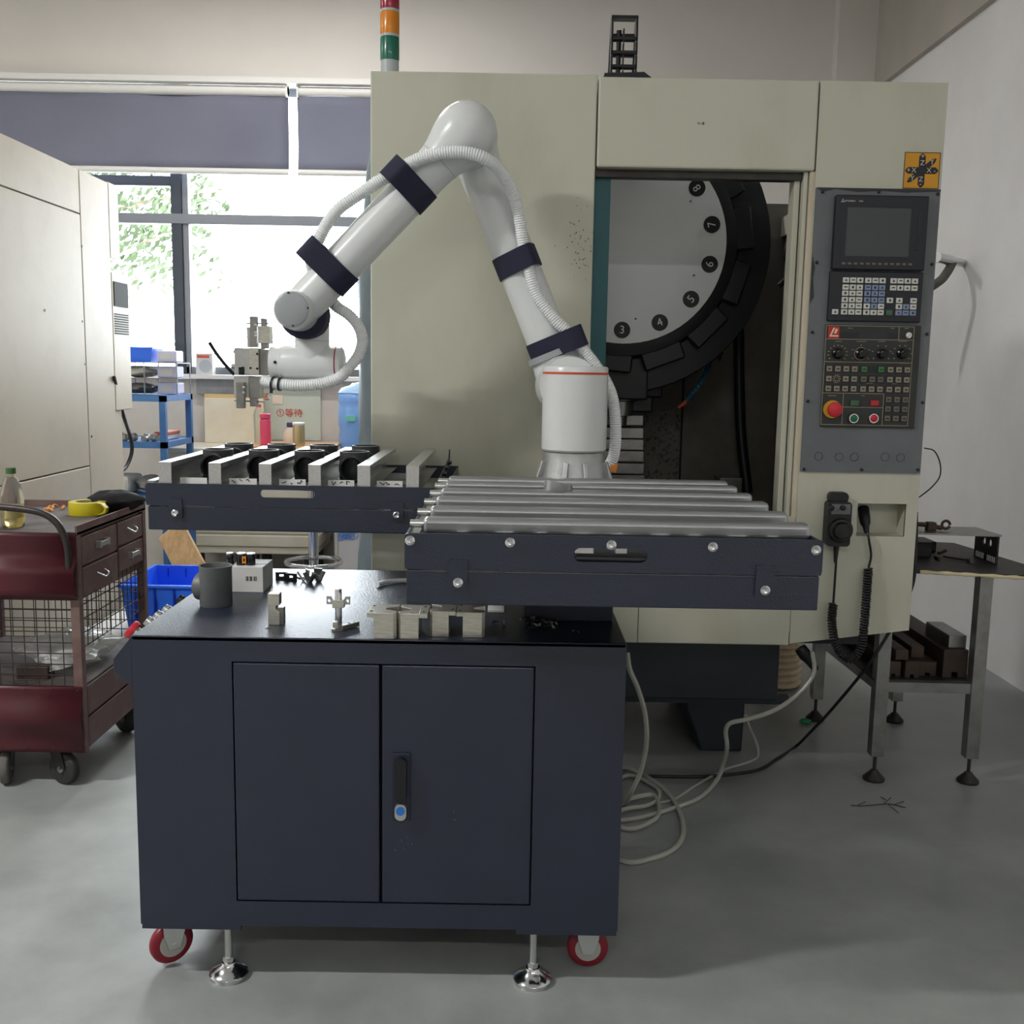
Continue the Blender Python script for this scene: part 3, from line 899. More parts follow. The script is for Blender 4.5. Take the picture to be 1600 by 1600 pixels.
# signal tower
p = at(609, 106, 3.6)
zs = [at(609, y, 3.6).z for y in (118, 96, 55.5, 16.5, -25)]
stw = thing('signal_tower', 'red, amber and green stack light on the cream machine', 'stack light', (p.x, 3.6, mzt - .02))
rr_ = at(624, 60, 3.6).x - at(609, 60, 3.6).x
G().rev((p.x, 3.6, mzt - .02), (p.x, 3.6, 4), [(0, rr_ * .96), (zs[1] - mzt + .02, rr_ * .96)], 24).build('tower_base', 'lens_grey', stw, smooth=True)
for k, mt in enumerate(('green_lens', 'amber_lens', 'red_lens')):
    z0 = zs[1 + k]; h = zs[2 + k] - z0
    G().rev((p.x, 3.6, z0), (p.x, 3.6, 4), [(0, rr_ * .97), (.006, rr_), (h - .012, rr_), (h - .008, rr_ * .97)], 24).build('lens', mt, stw, smooth=True)
    G().rev((p.x, 3.6, z0 + h - .008), (p.x, 3.6, 4), [(0, rr_ * 1.0), (.008, rr_ * 1.0)], 24).build('lens_ring', 'lens_grey', stw, smooth=True)
G().rev((p.x, 3.6, zs[4]), (p.x, 3.6, 5), [(0, rr_), (.02, rr_ * .9), (.03, 0)], 24).build('cap', 'lens_grey', stw, smooth=True)

G().box(mxl + .02, xa - .02, YM + .05, 3.75, mzt - .04, mzt - .022).build('roof_strip', 'cream_paint', mc)
# cable drag chain on top
YC = 3.9
ca = at(956, 22, YC); cb = at(998, 26, YC); zc0 = at(960, 118, YC).z
ch = thing('drag_chain', 'black plastic cable drag chain standing on the cream machine', 'cable chain', ((ca.x + cb.x) / 2, YC, 2.12))
link_g = None
n_ = 6; H_ = ca.z - zc0 + .03
pathc = [(YC + .02 - .03 * math.sin(k / 5 * 1.2), zc0 - .05 + H_ * k / 6) for k in range(7)] 
for k in range(9):
    z0 = zc0 - .12 + k * .048
    if z0 + .046 > ca.z: break
    g = G()
    y0 = YC - .0
    for xx in (ca.x, cb.x - .008): g.box(xx, xx + .008, y0, y0 + .03, z0, z0 + .046)
    g.box(ca.x, cb.x, y0 + .0, y0 + .006, z0 + .004, z0 + .016)
    g.box(ca.x, cb.x, y0 + .024, y0 + .03, z0 + .004, z0 + .016)
    g.box(ca.x + (cb.x - ca.x) * .45, ca.x + (cb.x - ca.x) * .5, y0, y0 + .03, z0 + .004, z0 + .044)
    g.build('chain_link', 'black_plastic', ch, bevel=.002)
g = G()
zt_ = ca.z
for xx in (ca.x, cb.x - .008):
    g.plate([(YC, zt_ - .05), (YC + .005, zt_), (YC + .06, zt_ - .02), (YC + .16, zc0 - .1), (YC + .13, zc0 - .1), (YC + .05, zt_ - .07)], [], 'x', xx, xx + .008)
g.box(ca.x, cb.x, YC + .0, YC + .045, zt_ - .012, zt_ - .002)
for k in range(5):
    t_ = k / 5; yy = YC + .05 + .1 * t_; z_ = zt_ - .05 + (zc0 - .1 - zt_) * t_
    g.box(ca.x, cb.x, yy, yy + .02, z_ - .012, z_)
g.build('chain_return', 'black_plastic', ch, bevel=.002)
G().tube(smooth_path([(ca.x + .03, YC + .02, zt_ - .05), (ca.x + .03, YC + .02, zc0 - .1)], 4), .009, 8).build('cable', 'black_cable', ch, smooth=True)
a = at(935, 122, 3.6); b = at(1040, 122, 3.6)
G().plate([(a.x, 2.12), (b.x, 2.12), (b.x, at(1040, 122, 3.75).z - .03), (at(1005, 116, 3.75).x, at(1005, 116, 3.75).z), (a.x + .03, at(960, 118, 3.75).z)], [], 'y', 3.72, 3.78).build('column_head_cover', 'drum_black', mc)

# handwheel pendant with its coiled cord
hw = thing('handwheel_pendant', 'black handwheel pendant hanging on the control column', 'pendant', at(1304, 815, YM - .02))
a = mp(1284, 850, 0); b = mp(1325, 782, 0)
G().plate(rrect(a.x, b.x, a.z, b.z, .012), [], 'y', YM - .045, YM).build('pendant_body', 'black_plastic', hw, bevel=.004)
a2 = mp(1292, 800, 0); b2 = mp(1322, 785, 0)
G().box(a2.x, b2.x, YM - .047, YM - .04, a2.z, b2.z).build('switch_plate', 'panel_grey', hw)
for xx in (1298, 1316):
    p = mp(xx, 793, .047); G().cyl((p.x, YM - .046, p.z), (p.x, YM - .062, p.z), .0085, n=16, bev=.002).build('selector_knob', 'black_gloss', hw, smooth=True)
p = mp(1306, 825, 0)
G().rev((p.x, YM - .045, p.z), (p.x, YM - .09, p.z), [(0, .038), (.006, .039), (.012, .036), (.013, .028), (.02, .027), (.026, .024), (.027, 0)], 30).build('handwheel', 'black_gloss', hw, smooth=True)
a = mp(1291, 784, 0); b = mp(1322, 768, 0)
G().plate(rrect(a.x, b.x, a.z, b.z, .014), [], 'y', YM - .03, YM - .002).build('hanger', 'black_plastic', hw, bevel=.003)
p = mp(1307, 850, .022)
G().rev(p, p + Vector((0, 0, -.06)), [(0, .010), (.04, .007), (.06, .005)], 12).build('strain_relief', 'black_plastic', hw, smooth=True)
core = smooth_path([at(1302, 943, 3.22), at(1300, 975, 3.21), at(1308, 1012, 3.2), at(1328, 1030, 3.2), at(1345, 1012, 3.2), at(1350, 980, 3.21), at(1354, 930, 3.22), at(1357, 888, 3.23)], 10)
core = resample(core, .0012)
hel = []
u = Vector((0, -1, 0))
for i in range(len(core)):
    d = (core[min(i + 1, len(core) - 1)] - core[max(i - 1, 0)]).normalized()
    u = (u - d * u.dot(d)).normalized(); w = d.cross(u)
    q = i * .0012 / .0088 * 2 * PI
    hel.append(core[i] + (u * math.cos(q) + w * math.sin(q)) * .0115)
full = smooth_path([at(1307, 868, 3.23), at(1305, 900, 3.225), at(1302, 943, 3.22)], 5) + hel + smooth_path([at(1357, 888, 3.23), at(1361, 868, 3.23), at(1358, 845, 3.225), at(1355, 828, 3.24)], 6)
G().tube(full, .0038, 6).build('coiled_cord', 'black_cable', hw, smooth=True)
p = at(1354, 830, 3.24); q_ = at(1349, 795, 3.30)
G().rev(p, q_, [(-.005, .008), (.02, .011), (.03, .016), (.05, .018), (.09, .018)], 14).build('plug', 'black_plastic', hw, smooth=True)

# ================================================================== THE NAVY CABINET
CX0, CX1, CY0, CY1, CZ0, CZ1 = -0.808, 0.257, 2.14, 2.90, 0.140, 0.802
cab = thing('tool_cabinet', 'navy steel cabinet on castors carrying the white robot arm', 'cabinet', (-.27, 2.5, 0))
d0 = at(364, 1036, CY0); d1 = at(593, 1410, CY0); e0 = at(597, 1039, CY0); e1 = at(827, 1413, CY0)
dz1, dz0 = (d0.z + e0.z) / 2, (d1.z + e1.z) / 2
G().plate(rect(CX0, CX1, CZ0, CZ1 - .002), [rect(d0.x - .003, e1.x + .003, dz0 - .003, dz1 + .003)], 'y', CY0, CY0 + .02).build('front_panel', 'navy_coat', cab)
G().box(CX0, CX1, CY0, CY1, CZ1 - .012, CZ1).build('top_panel', 'navy_coat', cab, bevel=.003)
G().box(CX0, CX0 + .01, CY0 + .02, CY1, CZ0, CZ1 - .012).build('side_panel', 'navy_coat', cab)
G().box(CX1 - .01, CX1, CY0 + .02, CY1, CZ0, CZ1 - .012).build('side_panel', 'navy_coat', cab)
G().box(CX0 + .01, CX1 - .01, CY1 - .01, CY1, CZ0, CZ1 - .012).build('back_panel', 'navy_coat', cab)
G().box(CX0 + .01, CX1 - .01, CY0 + .02, CY1 - .01, CZ0, CZ0 + .02).build('bottom_panel', 'navy_coat', cab)
G().box(d0.x - .01, e1.x + .01, CY0 + .024, CY0 + .03, dz0 - .01, dz1 + .01).build('inner_panel', 'black_matte', cab)
G().box(d0.x, d1.x, CY0 - .001, CY0 + .022, dz0, dz1).build('door', 'navy_coat', cab, bevel=.003)
dr = G().box(e0.x, e1.x, CY0 - .001, CY0 + .022, dz0, dz1).build('door', 'navy_coat', cab, bevel=.003)
ha = at(613, 1280, CY0); hb = at(642, 1176, CY0)
G().box(ha.x, hb.x, CY0 - .006, CY0, ha.z, hb.z).build('handle_plate', 'navy_dark', dr, bevel=.002)
ha = at(618, 1250, CY0); hb = at(636, 1181, CY0)
G().plate(rrect(ha.x, hb.x, ha.z, hb.z, .012), [], 'y', CY0 - .02, CY0 - .006).build('handle', 'black_plastic', dr, bevel=.004)
ha = at(618, 1277, CY0); hb = at(636, 1252, CY0)
G().plate(rrect(ha.x, hb.x, ha.z, hb.z, .012), [], 'y', CY0 - .018, CY0 - .006).build('lock_tongue', 'zinc', dr, bevel=.003)
p = at(627, 1262, CY0); G().cyl((p.x, CY0 - .017, p.z), (p.x, CY0 - .021, p.z), .0095, n=20).build('lock_cap', 'blue_lock', dr, smooth=True)
for (xa_, xb_) in ((CX0 + .002, at(376, 1440, CY0).x), (at(806, 1452, CY0).x, CX1 - .002)):
    G().box(xa_, xb_, CY0 + .001, CY0 + .16, CZ0 - .012, CZ0).build('foot_plate', 'navy_coat', cab, bevel=.001)
# control box on the left flank
c0 = at(176, 1028, CY0).x; z1_ = at(176, 1030, CY0).z; z2_ = at(176, 1050, CY0).z; z3_ = at(207, 1076, CY0).z
G().plate([(CX0, CZ1 - .002), (c0, z1_), (c0, z2_), (CX0, z3_)], [], 'y', CY0 + .002, CY0 + .46).build('side_control_box', 'navy_coat', cab, bevel=.002)
nrm = Vector((-(CZ1 - z1_), 0, (CX0 - c0))).normalized()
slope = lambda t, y: Vector((CX0 + (c0 - CX0) * t, y, CZ1 - .002 + (z1_ - CZ1) * t))
p = slope(.45, CY0 + .10)
G().rev(p, p + nrm, [(0, .013), (.012, .013)], 20).build('emergency_stop_collar', 'zinc', cab, smooth=True)
G().rev(p + nrm * .012, p + nrm, [(0, .02), (.008, .022), (.014, .02), (.016, 0)], 24).build('emergency_stop', 'estop_red', cab, smooth=True)
for k, yy in enumerate((.19, .25, .31, .42)):
    p = slope(.45, CY0 + yy)
    G().rev(p, p + nrm, [(0, .014), (.012, .014), (.014, .012), (.02, .012), (.021, .0)], 20).build('control_button', 'zinc' if k < 3 else 'black_plastic', cab, smooth=True)
# castors
def caster(c, r, yaw, nm):
    a = Vector((math.cos(yaw), math.sin(yaw), 0)) # axle
    c = Vector((c.x, c.y, r + .004))
    w = .026
    t = G().rev(c - a * w / 2, c + a * w / 2, [(0, r * .8), (.003, r * .93), (.008, r), (w - .008, r), (w - .003, r * .93), (w, r * .8)], 36).build('caster_wheel', 'wheel_red', cab, smooth=True)
    G().rev(c - a * (w / 2 + .002), c + a * w, [(0, r * .5), (.001, r * .62), (w + .003, r * .62), (w + .004, r * .5)], 30).build('hub', 'wheel_hub', t, smooth=True)
    G().cyl(c - a * (w / 2 + .012), c + a * (w / 2 + .012), .0065, n=8).build('axle', 'zinc', t, smooth=True)
    g = G(); z1 = CZ0 - .012
    side = Vector((-a.y, a.x, 0))
    for s in (-1, 1):
        q = c + a * s * (w / 2 + .008)
        vs = [q + side * .012 + Vector((0, 0, -.008)), q - side * .012 + Vector((0, 0, -.008)), q - side * .024 + Vector((0, 0, .03)), q - side * .026 + Vector((0, 0, z1 - c.z)), q + side * .026 + Vector((0, 0, z1 - c.z)), q + side * .024 + Vector((0, 0, .03))]
        vs2 = [v + a * s * .003 for v in vs]
        n = 6
        g.add(vs + vs2, [tuple(range(6)), tuple(range(11, 5, -1))] + [(i, (i + 1) % 6, (i + 1) % 6 + 6, i + 6) for i in range(6)])
    top = c + Vector((0, 0, z1 - c.z - .003))
    g.obox(top - a * (w / 2 + .011), top + a * (w / 2 + .011), .052, .005)
    g.build('caster_fork', 'zinc', cab)
w1 = fl(262, 1516); w2 = fl(918, 1518)
caster(Vector((w1.x, w1.y + .03, 0)), .050, math.radians(-52), 'a')
caster(Vector((w2.x, w2.y + .02, 0)), .048, math.radians(90), 'b')
caster(Vector((CX0 + .07, CY1 - .08, 0)), .050, math.radians(10), 'c')
caster(Vector((CX1 - .07, CY1 - .08, 0)), .050, math.radians(30), 'd')
for (x, y) in ((358, 1524), (832, 1533)):
    p = fl(x, y)
    f_ = G().rev((p.x, p.y, 0), (p.x, p.y, 1), [(0, .043), (.010, .044), (.014, .041), (.018, .034), (.030, .018), (.036, .016), (.038, .010)], 32).build('levelling_foot', 'chrome', cab, smooth=True)
    G().cyl((p.x, p.y, .036), (p.x, p.y, CZ0), .0085, n=14).build('threaded_rod', 'zinc', f_, smooth=True)
    G().cyl((p.x, p.y, .038), (p.x, p.y, .048), .013, n=6).build('lock_nut', 'zinc', f_)
p = fl(838, 1552)
G().cyl((p.x, p.y + .02, .012), (p.x, p.y + .02, .028), .008, n=6).build('foot_bolt', 'zinc', cab)
# scuffs on the door
g = G()
for k in range(9):
    x = random.choice((625, 630, 633, 700, 628)); p = at(x + random.uniform(-10, 12), random.uniform(1305, 1330) if x < 690 else random.uniform(1268, 1280), CY0)
    g.obox((p.x, CY0 - .0016, p.z), (p.x + random.uniform(-.006, .006), CY0 - .0016, p.z + random.uniform(-.006, .006)), .0012, .0008)
o = g.build('scuffs', 'panel_grey', cab); o['kind'] = 'stuff'

# ================================================================== TRAYS
bolt_me = G().rev((0, 0, 0), (0, -.01, 0), [(0, .0085), (.003, .009), (.005, .009), (.007, .006), (.0055, .004), (.005, .0)], 16).mesh('bolt', 'chrome', True)
def tray(name, label, X0, X1, Y0, Y1, zt, zm, zb, slot, hooks, bolts, floor_sheet=True):
    t = thing(name, label, 'tray', ((X0 + X1) / 2, (Y0 + Y1) / 2, zb))
    up = rrect(X0, X1, zm + .002, zt, .008)
    G().plate(up, [rrect(slot[0], slot[1], slot[2], slot[3], (slot[3] - slot[2]) / 2 - .001)], 'y', Y0, Y0 + .004).build('front_panel', 'navy_coat', t)
    G().box(X0, X1, Y1 - .004, Y1, zm + (0 if floor_sheet else .02), zt).build('back_panel', 'navy_coat', t)
    for (a, b) in ((X0, X0 + .004), (X1 - .004, X1)):
        G().box(a, b, Y0 + .004, Y1 - .004, zm + .002, zt - .004).build('side_panel', 'navy_coat', t)
    g = G()
    g.box(X0 + .003, X1 - .003, Y0 + .003, Y0 + .03, zb, zm)
    if floor_sheet: g.box(X0 + .003, X1 - .003, Y1 - .03, Y1 - .003, zb, zm)
    g.box(X0 + .003, X0 + .03, Y0 + .03, Y1 - .03, zb, zm); g.box(X1 - .03, X1 - .003, Y0 + .03, Y1 - .03, zb, zm)
    if floor_sheet: g.box(X0 + .02, X1 - .02, Y0 + .02, Y1 - .02, zm - .006, zm - .002)
    g.build('lower_frame', 'navy_coat', t, bevel=.003)
    for hx, hz in hooks:
        h = G().plate(rrect(hx - .017, hx + .017, hz - .013, zm + .02, .003), [], 'y', Y0 - .004, Y0 + .003).build('hook_bracket', 'navy_coat', t)
        inst('bolt', bolt_me, (hx, Y0 - .004, hz), h)
    for bx, bz in bolts:
        inst('bolt', bolt_me, (bx, Y0, bz), t)
    return t
# right: roller tray
YR = 1.82; YRB = 2.67
rz = lambda x, y: at(x, y, YR).z
rX0, rX1 = at(632, 885, YR).x, at(1284, 900, YR).x
tr = tray('roller_tray', 'navy tray topped with grey metal rollers overhanging the cabinet', rX0, rX1, YR, YRB,
          1.086, 1.018, 0.955,
          (at(897, 866, YR).x, at(1012, 868, YR).x, rz(955, 879), rz(955, 857)),
          [(at(716, 909, YR).x, rz(716, 909)), (at(1194, 921, YR).x, rz(1194, 921))],
          [(at(x, y, YR).x, rz(x, y)) for x, y in ((641, 844), (797, 847), (955, 851), (1113, 854), (1274, 859))])
ry = [1.905, 2.06, 2.22, 2.375, 2.53, 2.645]
for k, yy in enumerate(ry):
    xl = rX0 + .028; xr = rX1 - .004
    g = G().box(xl, xr, yy - .021, yy + .021, 1.074, 1.104)
    r = g.build('roller', 'roller_metal', tr, bevel=.009)
    r.modifiers['edges'].segments = 4
    G().cyl((rX0 + .002, yy, 1.091), (xl + .002, yy, 1.091), .008, n=12).build('axle_bolt', 'zinc', r, smooth=True)
G().box(rX0, rX0 + .022, YR + .01, YRB - .005, 1.06, 1.078).build('side_rail', 'aluminium', tr, bevel=.001)
G().box(rX1 - .02, rX1 - .004, YR + .01, YRB - .005, 1.06, 1.074).build('side_rail', 'navy_dark', tr)
for k in range(9):
    x = rX0 + .09 + k * .073
    G().box(x, x + (.034 if k % 2 else .022), YR + .02, YR + .06, 1.05, 1.073).build('spacer_clip', 'aluminium' if k % 3 else 'white_metal', tr, bevel=.002)
for k in range(3):
    y = YR + .2 + k * .25
    G().box(rX0 + .03, rX1 - .03, y, y + .05, 1.03, 1.045).build('cross_bar', 'aluminium', tr)
g = G().tube([at(900, 873, YR + .02), at(1010, 875, YR + .02)], .009, 10).build('pull_bar', 'black_plastic', tr, smooth=True)
# short pedestal between tray and cabinet
ts_ = thing('tray_stand', 'low navy stand under the two trays on the cabinet', 'stand', (.1, 2.5, CZ1))
G().box(at(820, 950, 2.3).x, at(960, 950, 2.3).x, 2.33, 2.62, CZ1, CZ1 + .06).build('tray_support', 'navy_dark', ts_, bevel=.002)
G().box(at(850, 950, 2.3).x, at(930, 950, 2.3).x, 2.40, 2.60, CZ1 + .06, .955).build('tray_support', 'navy_dark', ts_, bevel=.002)
# left: rail tray
YL = 2.60; YLB = 3.21
lz = lambda x, y: at(x, y, YL).z
lX0, lX1 = at(228, 790, YL).x, at(697, 765, YL).x
tl = tray('rail_tray', 'navy tray with bare metal rails holding black pipe fittings', lX0, lX1, YL, YLB,
          1.078, 1.019, 0.957,
          (at(407, 771, YL).x, at(492, 772, YL).x, lz(450, 778), lz(450, 766)),
          [(at(275, 801, YL).x, lz(275, 801)), (at(620, 804, YL).x, lz(620, 804))], [], False)
zr0, zr1 = 1.07, at(634, 729, YL).z
bars = [(245.5, 265.5), (324, 343.5), (403, 422.5), (480.5, 500), (557.5, 577.5), (634, 654)]
for k, (a, b) in enumerate(bars):
    xa_, xb_ = at(a, 735, YL).x, at(b, 735, YL).x
    g = G()
    g.plate([(xa_, zr0), (xb_ + .004, zr0), (xb_ + .004, zr0 + .002), (xa_ + .002, zr0 + .002), (xa_ + .002, zr1 - .002), (xb_ - .002, zr1 - .002), (xb_ - .002, zr1 - .012), (xb_, zr1 - .012), (xb_, zr1), (xa_, zr1)], [], 'y', YL + .012, YLB - .01)
    g.box(xa_, xb_, YL + .010, YL + .013, zr0, zr1)
    g.build('rail', 'aluminium_rail', tl)
    G().box(xa_ - .004, xb_ + .006, YL + .004, YL + .02, 1.066, 1.076).build('rail_foot', 'aluminium', tl, bevel=.002)
zsup = at(435, 703, 2.86).z - .085
for yy in (2.83, 2.89, 3.05, 3.11):
    G().box(lX0 + .02, lX1 - .12, yy - .005, yy + .005, zsup - .010, zsup).build('support_strip', 'aluminium', tl)
G().box(lX0 + .002, lX0 + .02, YL + .01, YLB - .01, 1.07, 1.084).build('side_rail', 'aluminium', tl, bevel=.001)
G().plate([(YL + .03, 1.07), (YLB - .02, 1.07), (YLB - .005, 1.13), (YLB - .03, 1.105), (YL + .03, 1.08)], [], 'x', lX1 - .03, lX1 - .026).build('side_fence', 'dark_steel', tl)
stud = G().cyl((0, 0, 0), (.012, 0, 0), .006, n=6).mesh('stud', 'black_plastic', True)
for k in range(4): inst('stud', stud, (lX1 - .026, YL + .12 + k * .12, 1.085 + k * .005), tl)
for k in range(5):
    xa_ = at(bars[k][1], 735, YL).x + .014; xb_ = at(bars[k + 1][0], 735, YL).x - .012
    pc = G().box(xa_, xb_, YL + .034, YL + .036, zr0 - .002, zr0 + .020).build('paper_strip', 'paper_white', tl)
    x = xa_ + .008
    g = G()
    while x < xb_ - .014:
        n_ = random.randint(3, 5)
        q_ = [(x + .0035 * m + random.uniform(-.002, .002), YL + .0336, zr0 + random.uniform(.007, .018)) for m in range(n_)]
        g.tube(smooth_path(q_, 4), .0011, 5); x += .0035 * n_ + random.uniform(.002, .008)
    if k in (1, 2, 3, 4): g.build('handwriting', 'ink', pc)
jx_ped = at(898, 640, 2.80).x
G().box(at(690, 800, YL).x - .03, jx_ped - .092, 2.72, 2.80, .957 - .04, .957).build('tray_arm', 'navy_dark', ts_, bevel=.002)

# pipe fittings in the tray
def fitting_mesh(R=.042, h=.085, br=.036, blen=.055):
    g = G()
    g.rev((0, 0, 0), (0, 0, 1), [(0, R * .96), (.003, R), (h - .002, R), (h, R * .985), (h, R * .88), (h - .004, R * .86), (.012, R * .84), (.012, 0)], 32, cap=True)
    g.rev((0, -R * .55, h * .47), (0, -1, h * .47), [(0, br * .98), (blen - R * .55 - .003, br), (blen - R * .55, br * .97), (blen - R * .55, br * .85), (blen - R * .55 - .03, br * .82), (blen - R * .55 - .03, 0)], 28)
    return g.mesh('pipe_fitting', 'black_iron', True)
fm = fitting_mesh()
zf = at(435, 703, 2.86).z - .085
spots = [(370, 706, 0), (435, 704, 0), (502, 704, 0), (567, 704, 0), (391, 699, 1), (452, 699, 1), (517, 699, 1), (574, 699, 1)]
for k, (x, y, row) in enumerate(spots):
    i = k % 4
    xm = (at(bars[i + 1][0], 735, YL).x + at(bars[i][1], 735, YL).x) / 2 + .002
    o = inst('pipe_fitting', fm, (xm, 2.86 if row == 0 else 3.08, zf))
    tag(o, 'black tee pipe fitting in the rail tray, %s row, %s gap from the left' % (('front', 'back')[row], ('first', 'second', 'third', 'fourth')[i]), 'pipe fitting', 'pipe fittings in the rail tray')

# thin metal collar lying on the rollers
p = fl(872, 765, 1.104)
g = G(); n = 40; vs = []; fs = []
for k in range(n):
    q = 2 * PI * k / n
    h = .016 + .008 * math.cos(q + 2.5)
    for (rad, zz) in ((.034, 0), (.034, h), (.0325, h), (.0325, 0)):
        vs.append((p.x + rad * math.cos(q), p.y + rad * math.sin(q), 1.1042 + zz))
for k in range(n):
    for j in range(4):
        a = k * 4 + j; b = k * 4 + (j + 1) % 4; c = ((k + 1) % n) * 4 + (j + 1) % 4; d = ((k + 1) % n) * 4 + j
        fs.append((a, b, c, d))
tag(G().add(vs, fs).build('metal_collar', 'aluminium', smooth=True, origin=(p.x, p.y, 1.104)), 'thin silver sheet metal collar lying on the grey rollers', 'metal ring')

# ================================================================== THE ROBOT ARM
JY = 2.80
jx = at(898, 640, JY).x
rob = thing('robot_arm', 'white jointed robot arm with dark straps and corrugated hose', 'robot arm', (jx, JY, CZ1))
zj0 = at(898, 707, JY - .08).z; zj1 = at(898, 572, JY - .088).z; R1 = .0885
G().box(jx - .09, jx + .09, JY - .09, JY + .09, CZ1, 1.035).build('pedestal', 'navy_dark', rob, bevel=.004)
g = G().rev((jx, JY, 1.035), (jx, JY, 2), [(0, .108), (.012, .108), (.014, .104), (.05, .098), (zj0 - 1.035 - .022, .085), (zj0 - 1.035 - .004, .084), (zj0 - 1.035, .088)], 48)
g.build('robot_base', 'cast_aluminium', rob, smooth=True)
for a_ in (205, 255, 285, 335):
    q = math.radians(a_); u = Vector((math.cos(q), math.sin(q), 0))
    p0 = Vector((jx, JY, 1.05)) + u * .112; p1 = Vector((jx, JY, zj0 - .03)) + u * .084
    G().obox(p0, p1, .012, .03, (u.x, u.y, 0)).build('base_rib', 'cast_aluminium', rob, bevel=.002)
b1 = G().rev((jx, JY, zj0), (jx, JY, 3), [(0, R1 - .004), (.004, R1), (zj1 - zj0 - .028, R1), (zj1 - zj0 - .005, R1), (zj1 - zj0 - .001, R1 - .003), (zj1 - zj0, R1 - .008)], 56).build('shoulder_housing', 'robot_white', rob, smooth=True)
G().rev((jx, JY, zj1 - .022), (jx, JY, 3), [(0, R1 + .0006), (.006, R1 + .0006)], 56, cap=False).build('ring', 'orange_ring', b1, smooth=True)
YU = 3.02; YF = 2.885
s2 = at(884, 602, YU - .03)
G().rev((s2.x, JY, s2.z), (s2.x, 4, s2.z), [(0, .08), (.10, .086), (.235, .088), (.27, .086), (.285, .078), (.288, 0)], 48).build('shoulder_joint', 'robot_white', rob, smooth=True)
el = at(729, 208, YF)
elu = at(731, 215, YU)
ru = .0605
d_ = (elu - Vector((s2.x, YU, s2.z))); LU = d_.length
u0 = Vector((s2.x, YU, s2.z))
ua = G().rev(u0, elu, [(-.02, .06), (.0, .078), (.06, .072), (.11, ru + .004), (.16, ru), (LU * .6, ru), (LU - .09, ru + .003), (LU - .04, ru + .012), (LU, ru + .014), (LU + .02, .06)], 40).build('upper_arm', 'robot_white', rob, smooth=60)
t_ = .12 / LU
pj = u0.lerp(elu, .088 / LU)
G().rev(pj, elu, [(0, .077), (.018, .075)], 40, cap=False).build('collar', 'robot_grey', ua, smooth=True)
re_ = .084
G().rev((el.x, YF, el.z), (el.x, 4, el.z), [(0, re_ * .97), (.04, re_), (.09, re_ * .99), (.13, re_ * .95), (.145, re_ * .8), (.148, 0)], 48).build('elbow_joint', 'robot_white', rob, smooth=60)
wr = at(466, 486, YF)
d_ = wr - el; LF = d_.length
rf = .0555
fa = G().rev(el, wr, [(-.084, .0), (-.082, .018), (-.0755, .037), (-.062, .0565), (-.042, .0727), (-.02, .0815), (0, .084), (.02, .083), (.045, .0775), (.07, .069), (.09, .0625), (.11, .0585), (.14, rf + .001), (LF * .5, rf), (LF * .8, rf - .001), (LF - .04, rf - .001), (LF, .05), (LF + .02, .03)], 40).build('forearm', 'robot_white', rob, smooth=60)
pj = el.lerp(wr, .105 / LF)
G().rev(pj, wr, [(0, .0612), (.0012, .0612)], 40, cap=False).build('joint_seam', 'robot_grey', fa, smooth=True)
pj = el.lerp(wr, (LF - .085) / LF)
# wrist joints
w4 = G().rev((wr.x, YF - .085, wr.z), (wr.x, 4, wr.z), [(0, .046), (.004, .05), (.012, .052), (.05, .054), (.085, .0555), (.14, .0545), (.165, .05), (.168, 0)], 44).build('wrist_joint', 'robot_white', rob, smooth=True)
G().rev((wr.x, YF - .089, wr.z), (wr.x, 4, wr.z), [(0, .040), (.003, .046), (.006, .047)], 44).build('end_cap', 'robot_grey', w4, smooth=True)
for a_ in (100, 5, 275):
    q = math.radians(a_); G().cyl((wr.x + .044 * math.cos(q), YF - .0905, wr.z + .044 * math.sin(q)), (wr.x + .044 * math.cos(q), YF - .085, wr.z + .044 * math.sin(q)), .0028, n=8).build('cap_screw', 'print_dark', w4)
YW = 2.99
j5 = at(488, 545, YW)
z6 = at(488, 568, YW).z
zt5 = at(488, 500, YW).z
G().rev((j5.x, YW, z6 - .02), (j5.x, YW, 3), [(0, .04), (.02, .0485), (z6 * 0 + .05, .0495), (zt5 - z6 + .02, .0495), (zt5 - z6 + .04, .045), (zt5 - z6 + .05, .03)], 40).build('wrist_link', 'robot_white', rob, smooth=60)
zs_ = at(488, 533, YW).z
G().rev((j5.x, YW, zs_), (j5.x, YW, 3), [(0, .0499), (.0012, .0499)], 40, cap=False).build('joint_seam', 'robot_grey', rob, smooth=True)
xr6 = at(538, 568, YW).x; xl6 = at(424, 568, YW).x; R6 = .0505
j6 = G().rev((xr6, YW, z6), (-5, YW, z6), [(0, .036), (.002, .043), (.008, .0495), (.016, R6), (xr6 - at(448, 568, YW).x, R6), (xr6 - at(446, 568, YW).x, R6 * .97), (xr6 - at(441, 568, YW).x, R6 * .97), (xr6 - at(440, 568, YW).x, R6 * .93), (xr6 - xl6, R6 * .9)], 44).build('tool_joint', 'robot_white', rob, smooth=True)
G().rev((at(527.5, 568, YW).x, YW, z6), (-5, YW, z6), [(0, R6 + .0006), (.0035, R6 + .0006)], 44, cap=False).build('ring', 'red_ring', j6, smooth=True)
p = at(430, 566, YW - .045); G().cyl((p.x, YW - .049, p.z), (p.x, YW - .042, p.z), .0045, n=12).build('flange_port', 'black_plastic', j6, smooth=True)

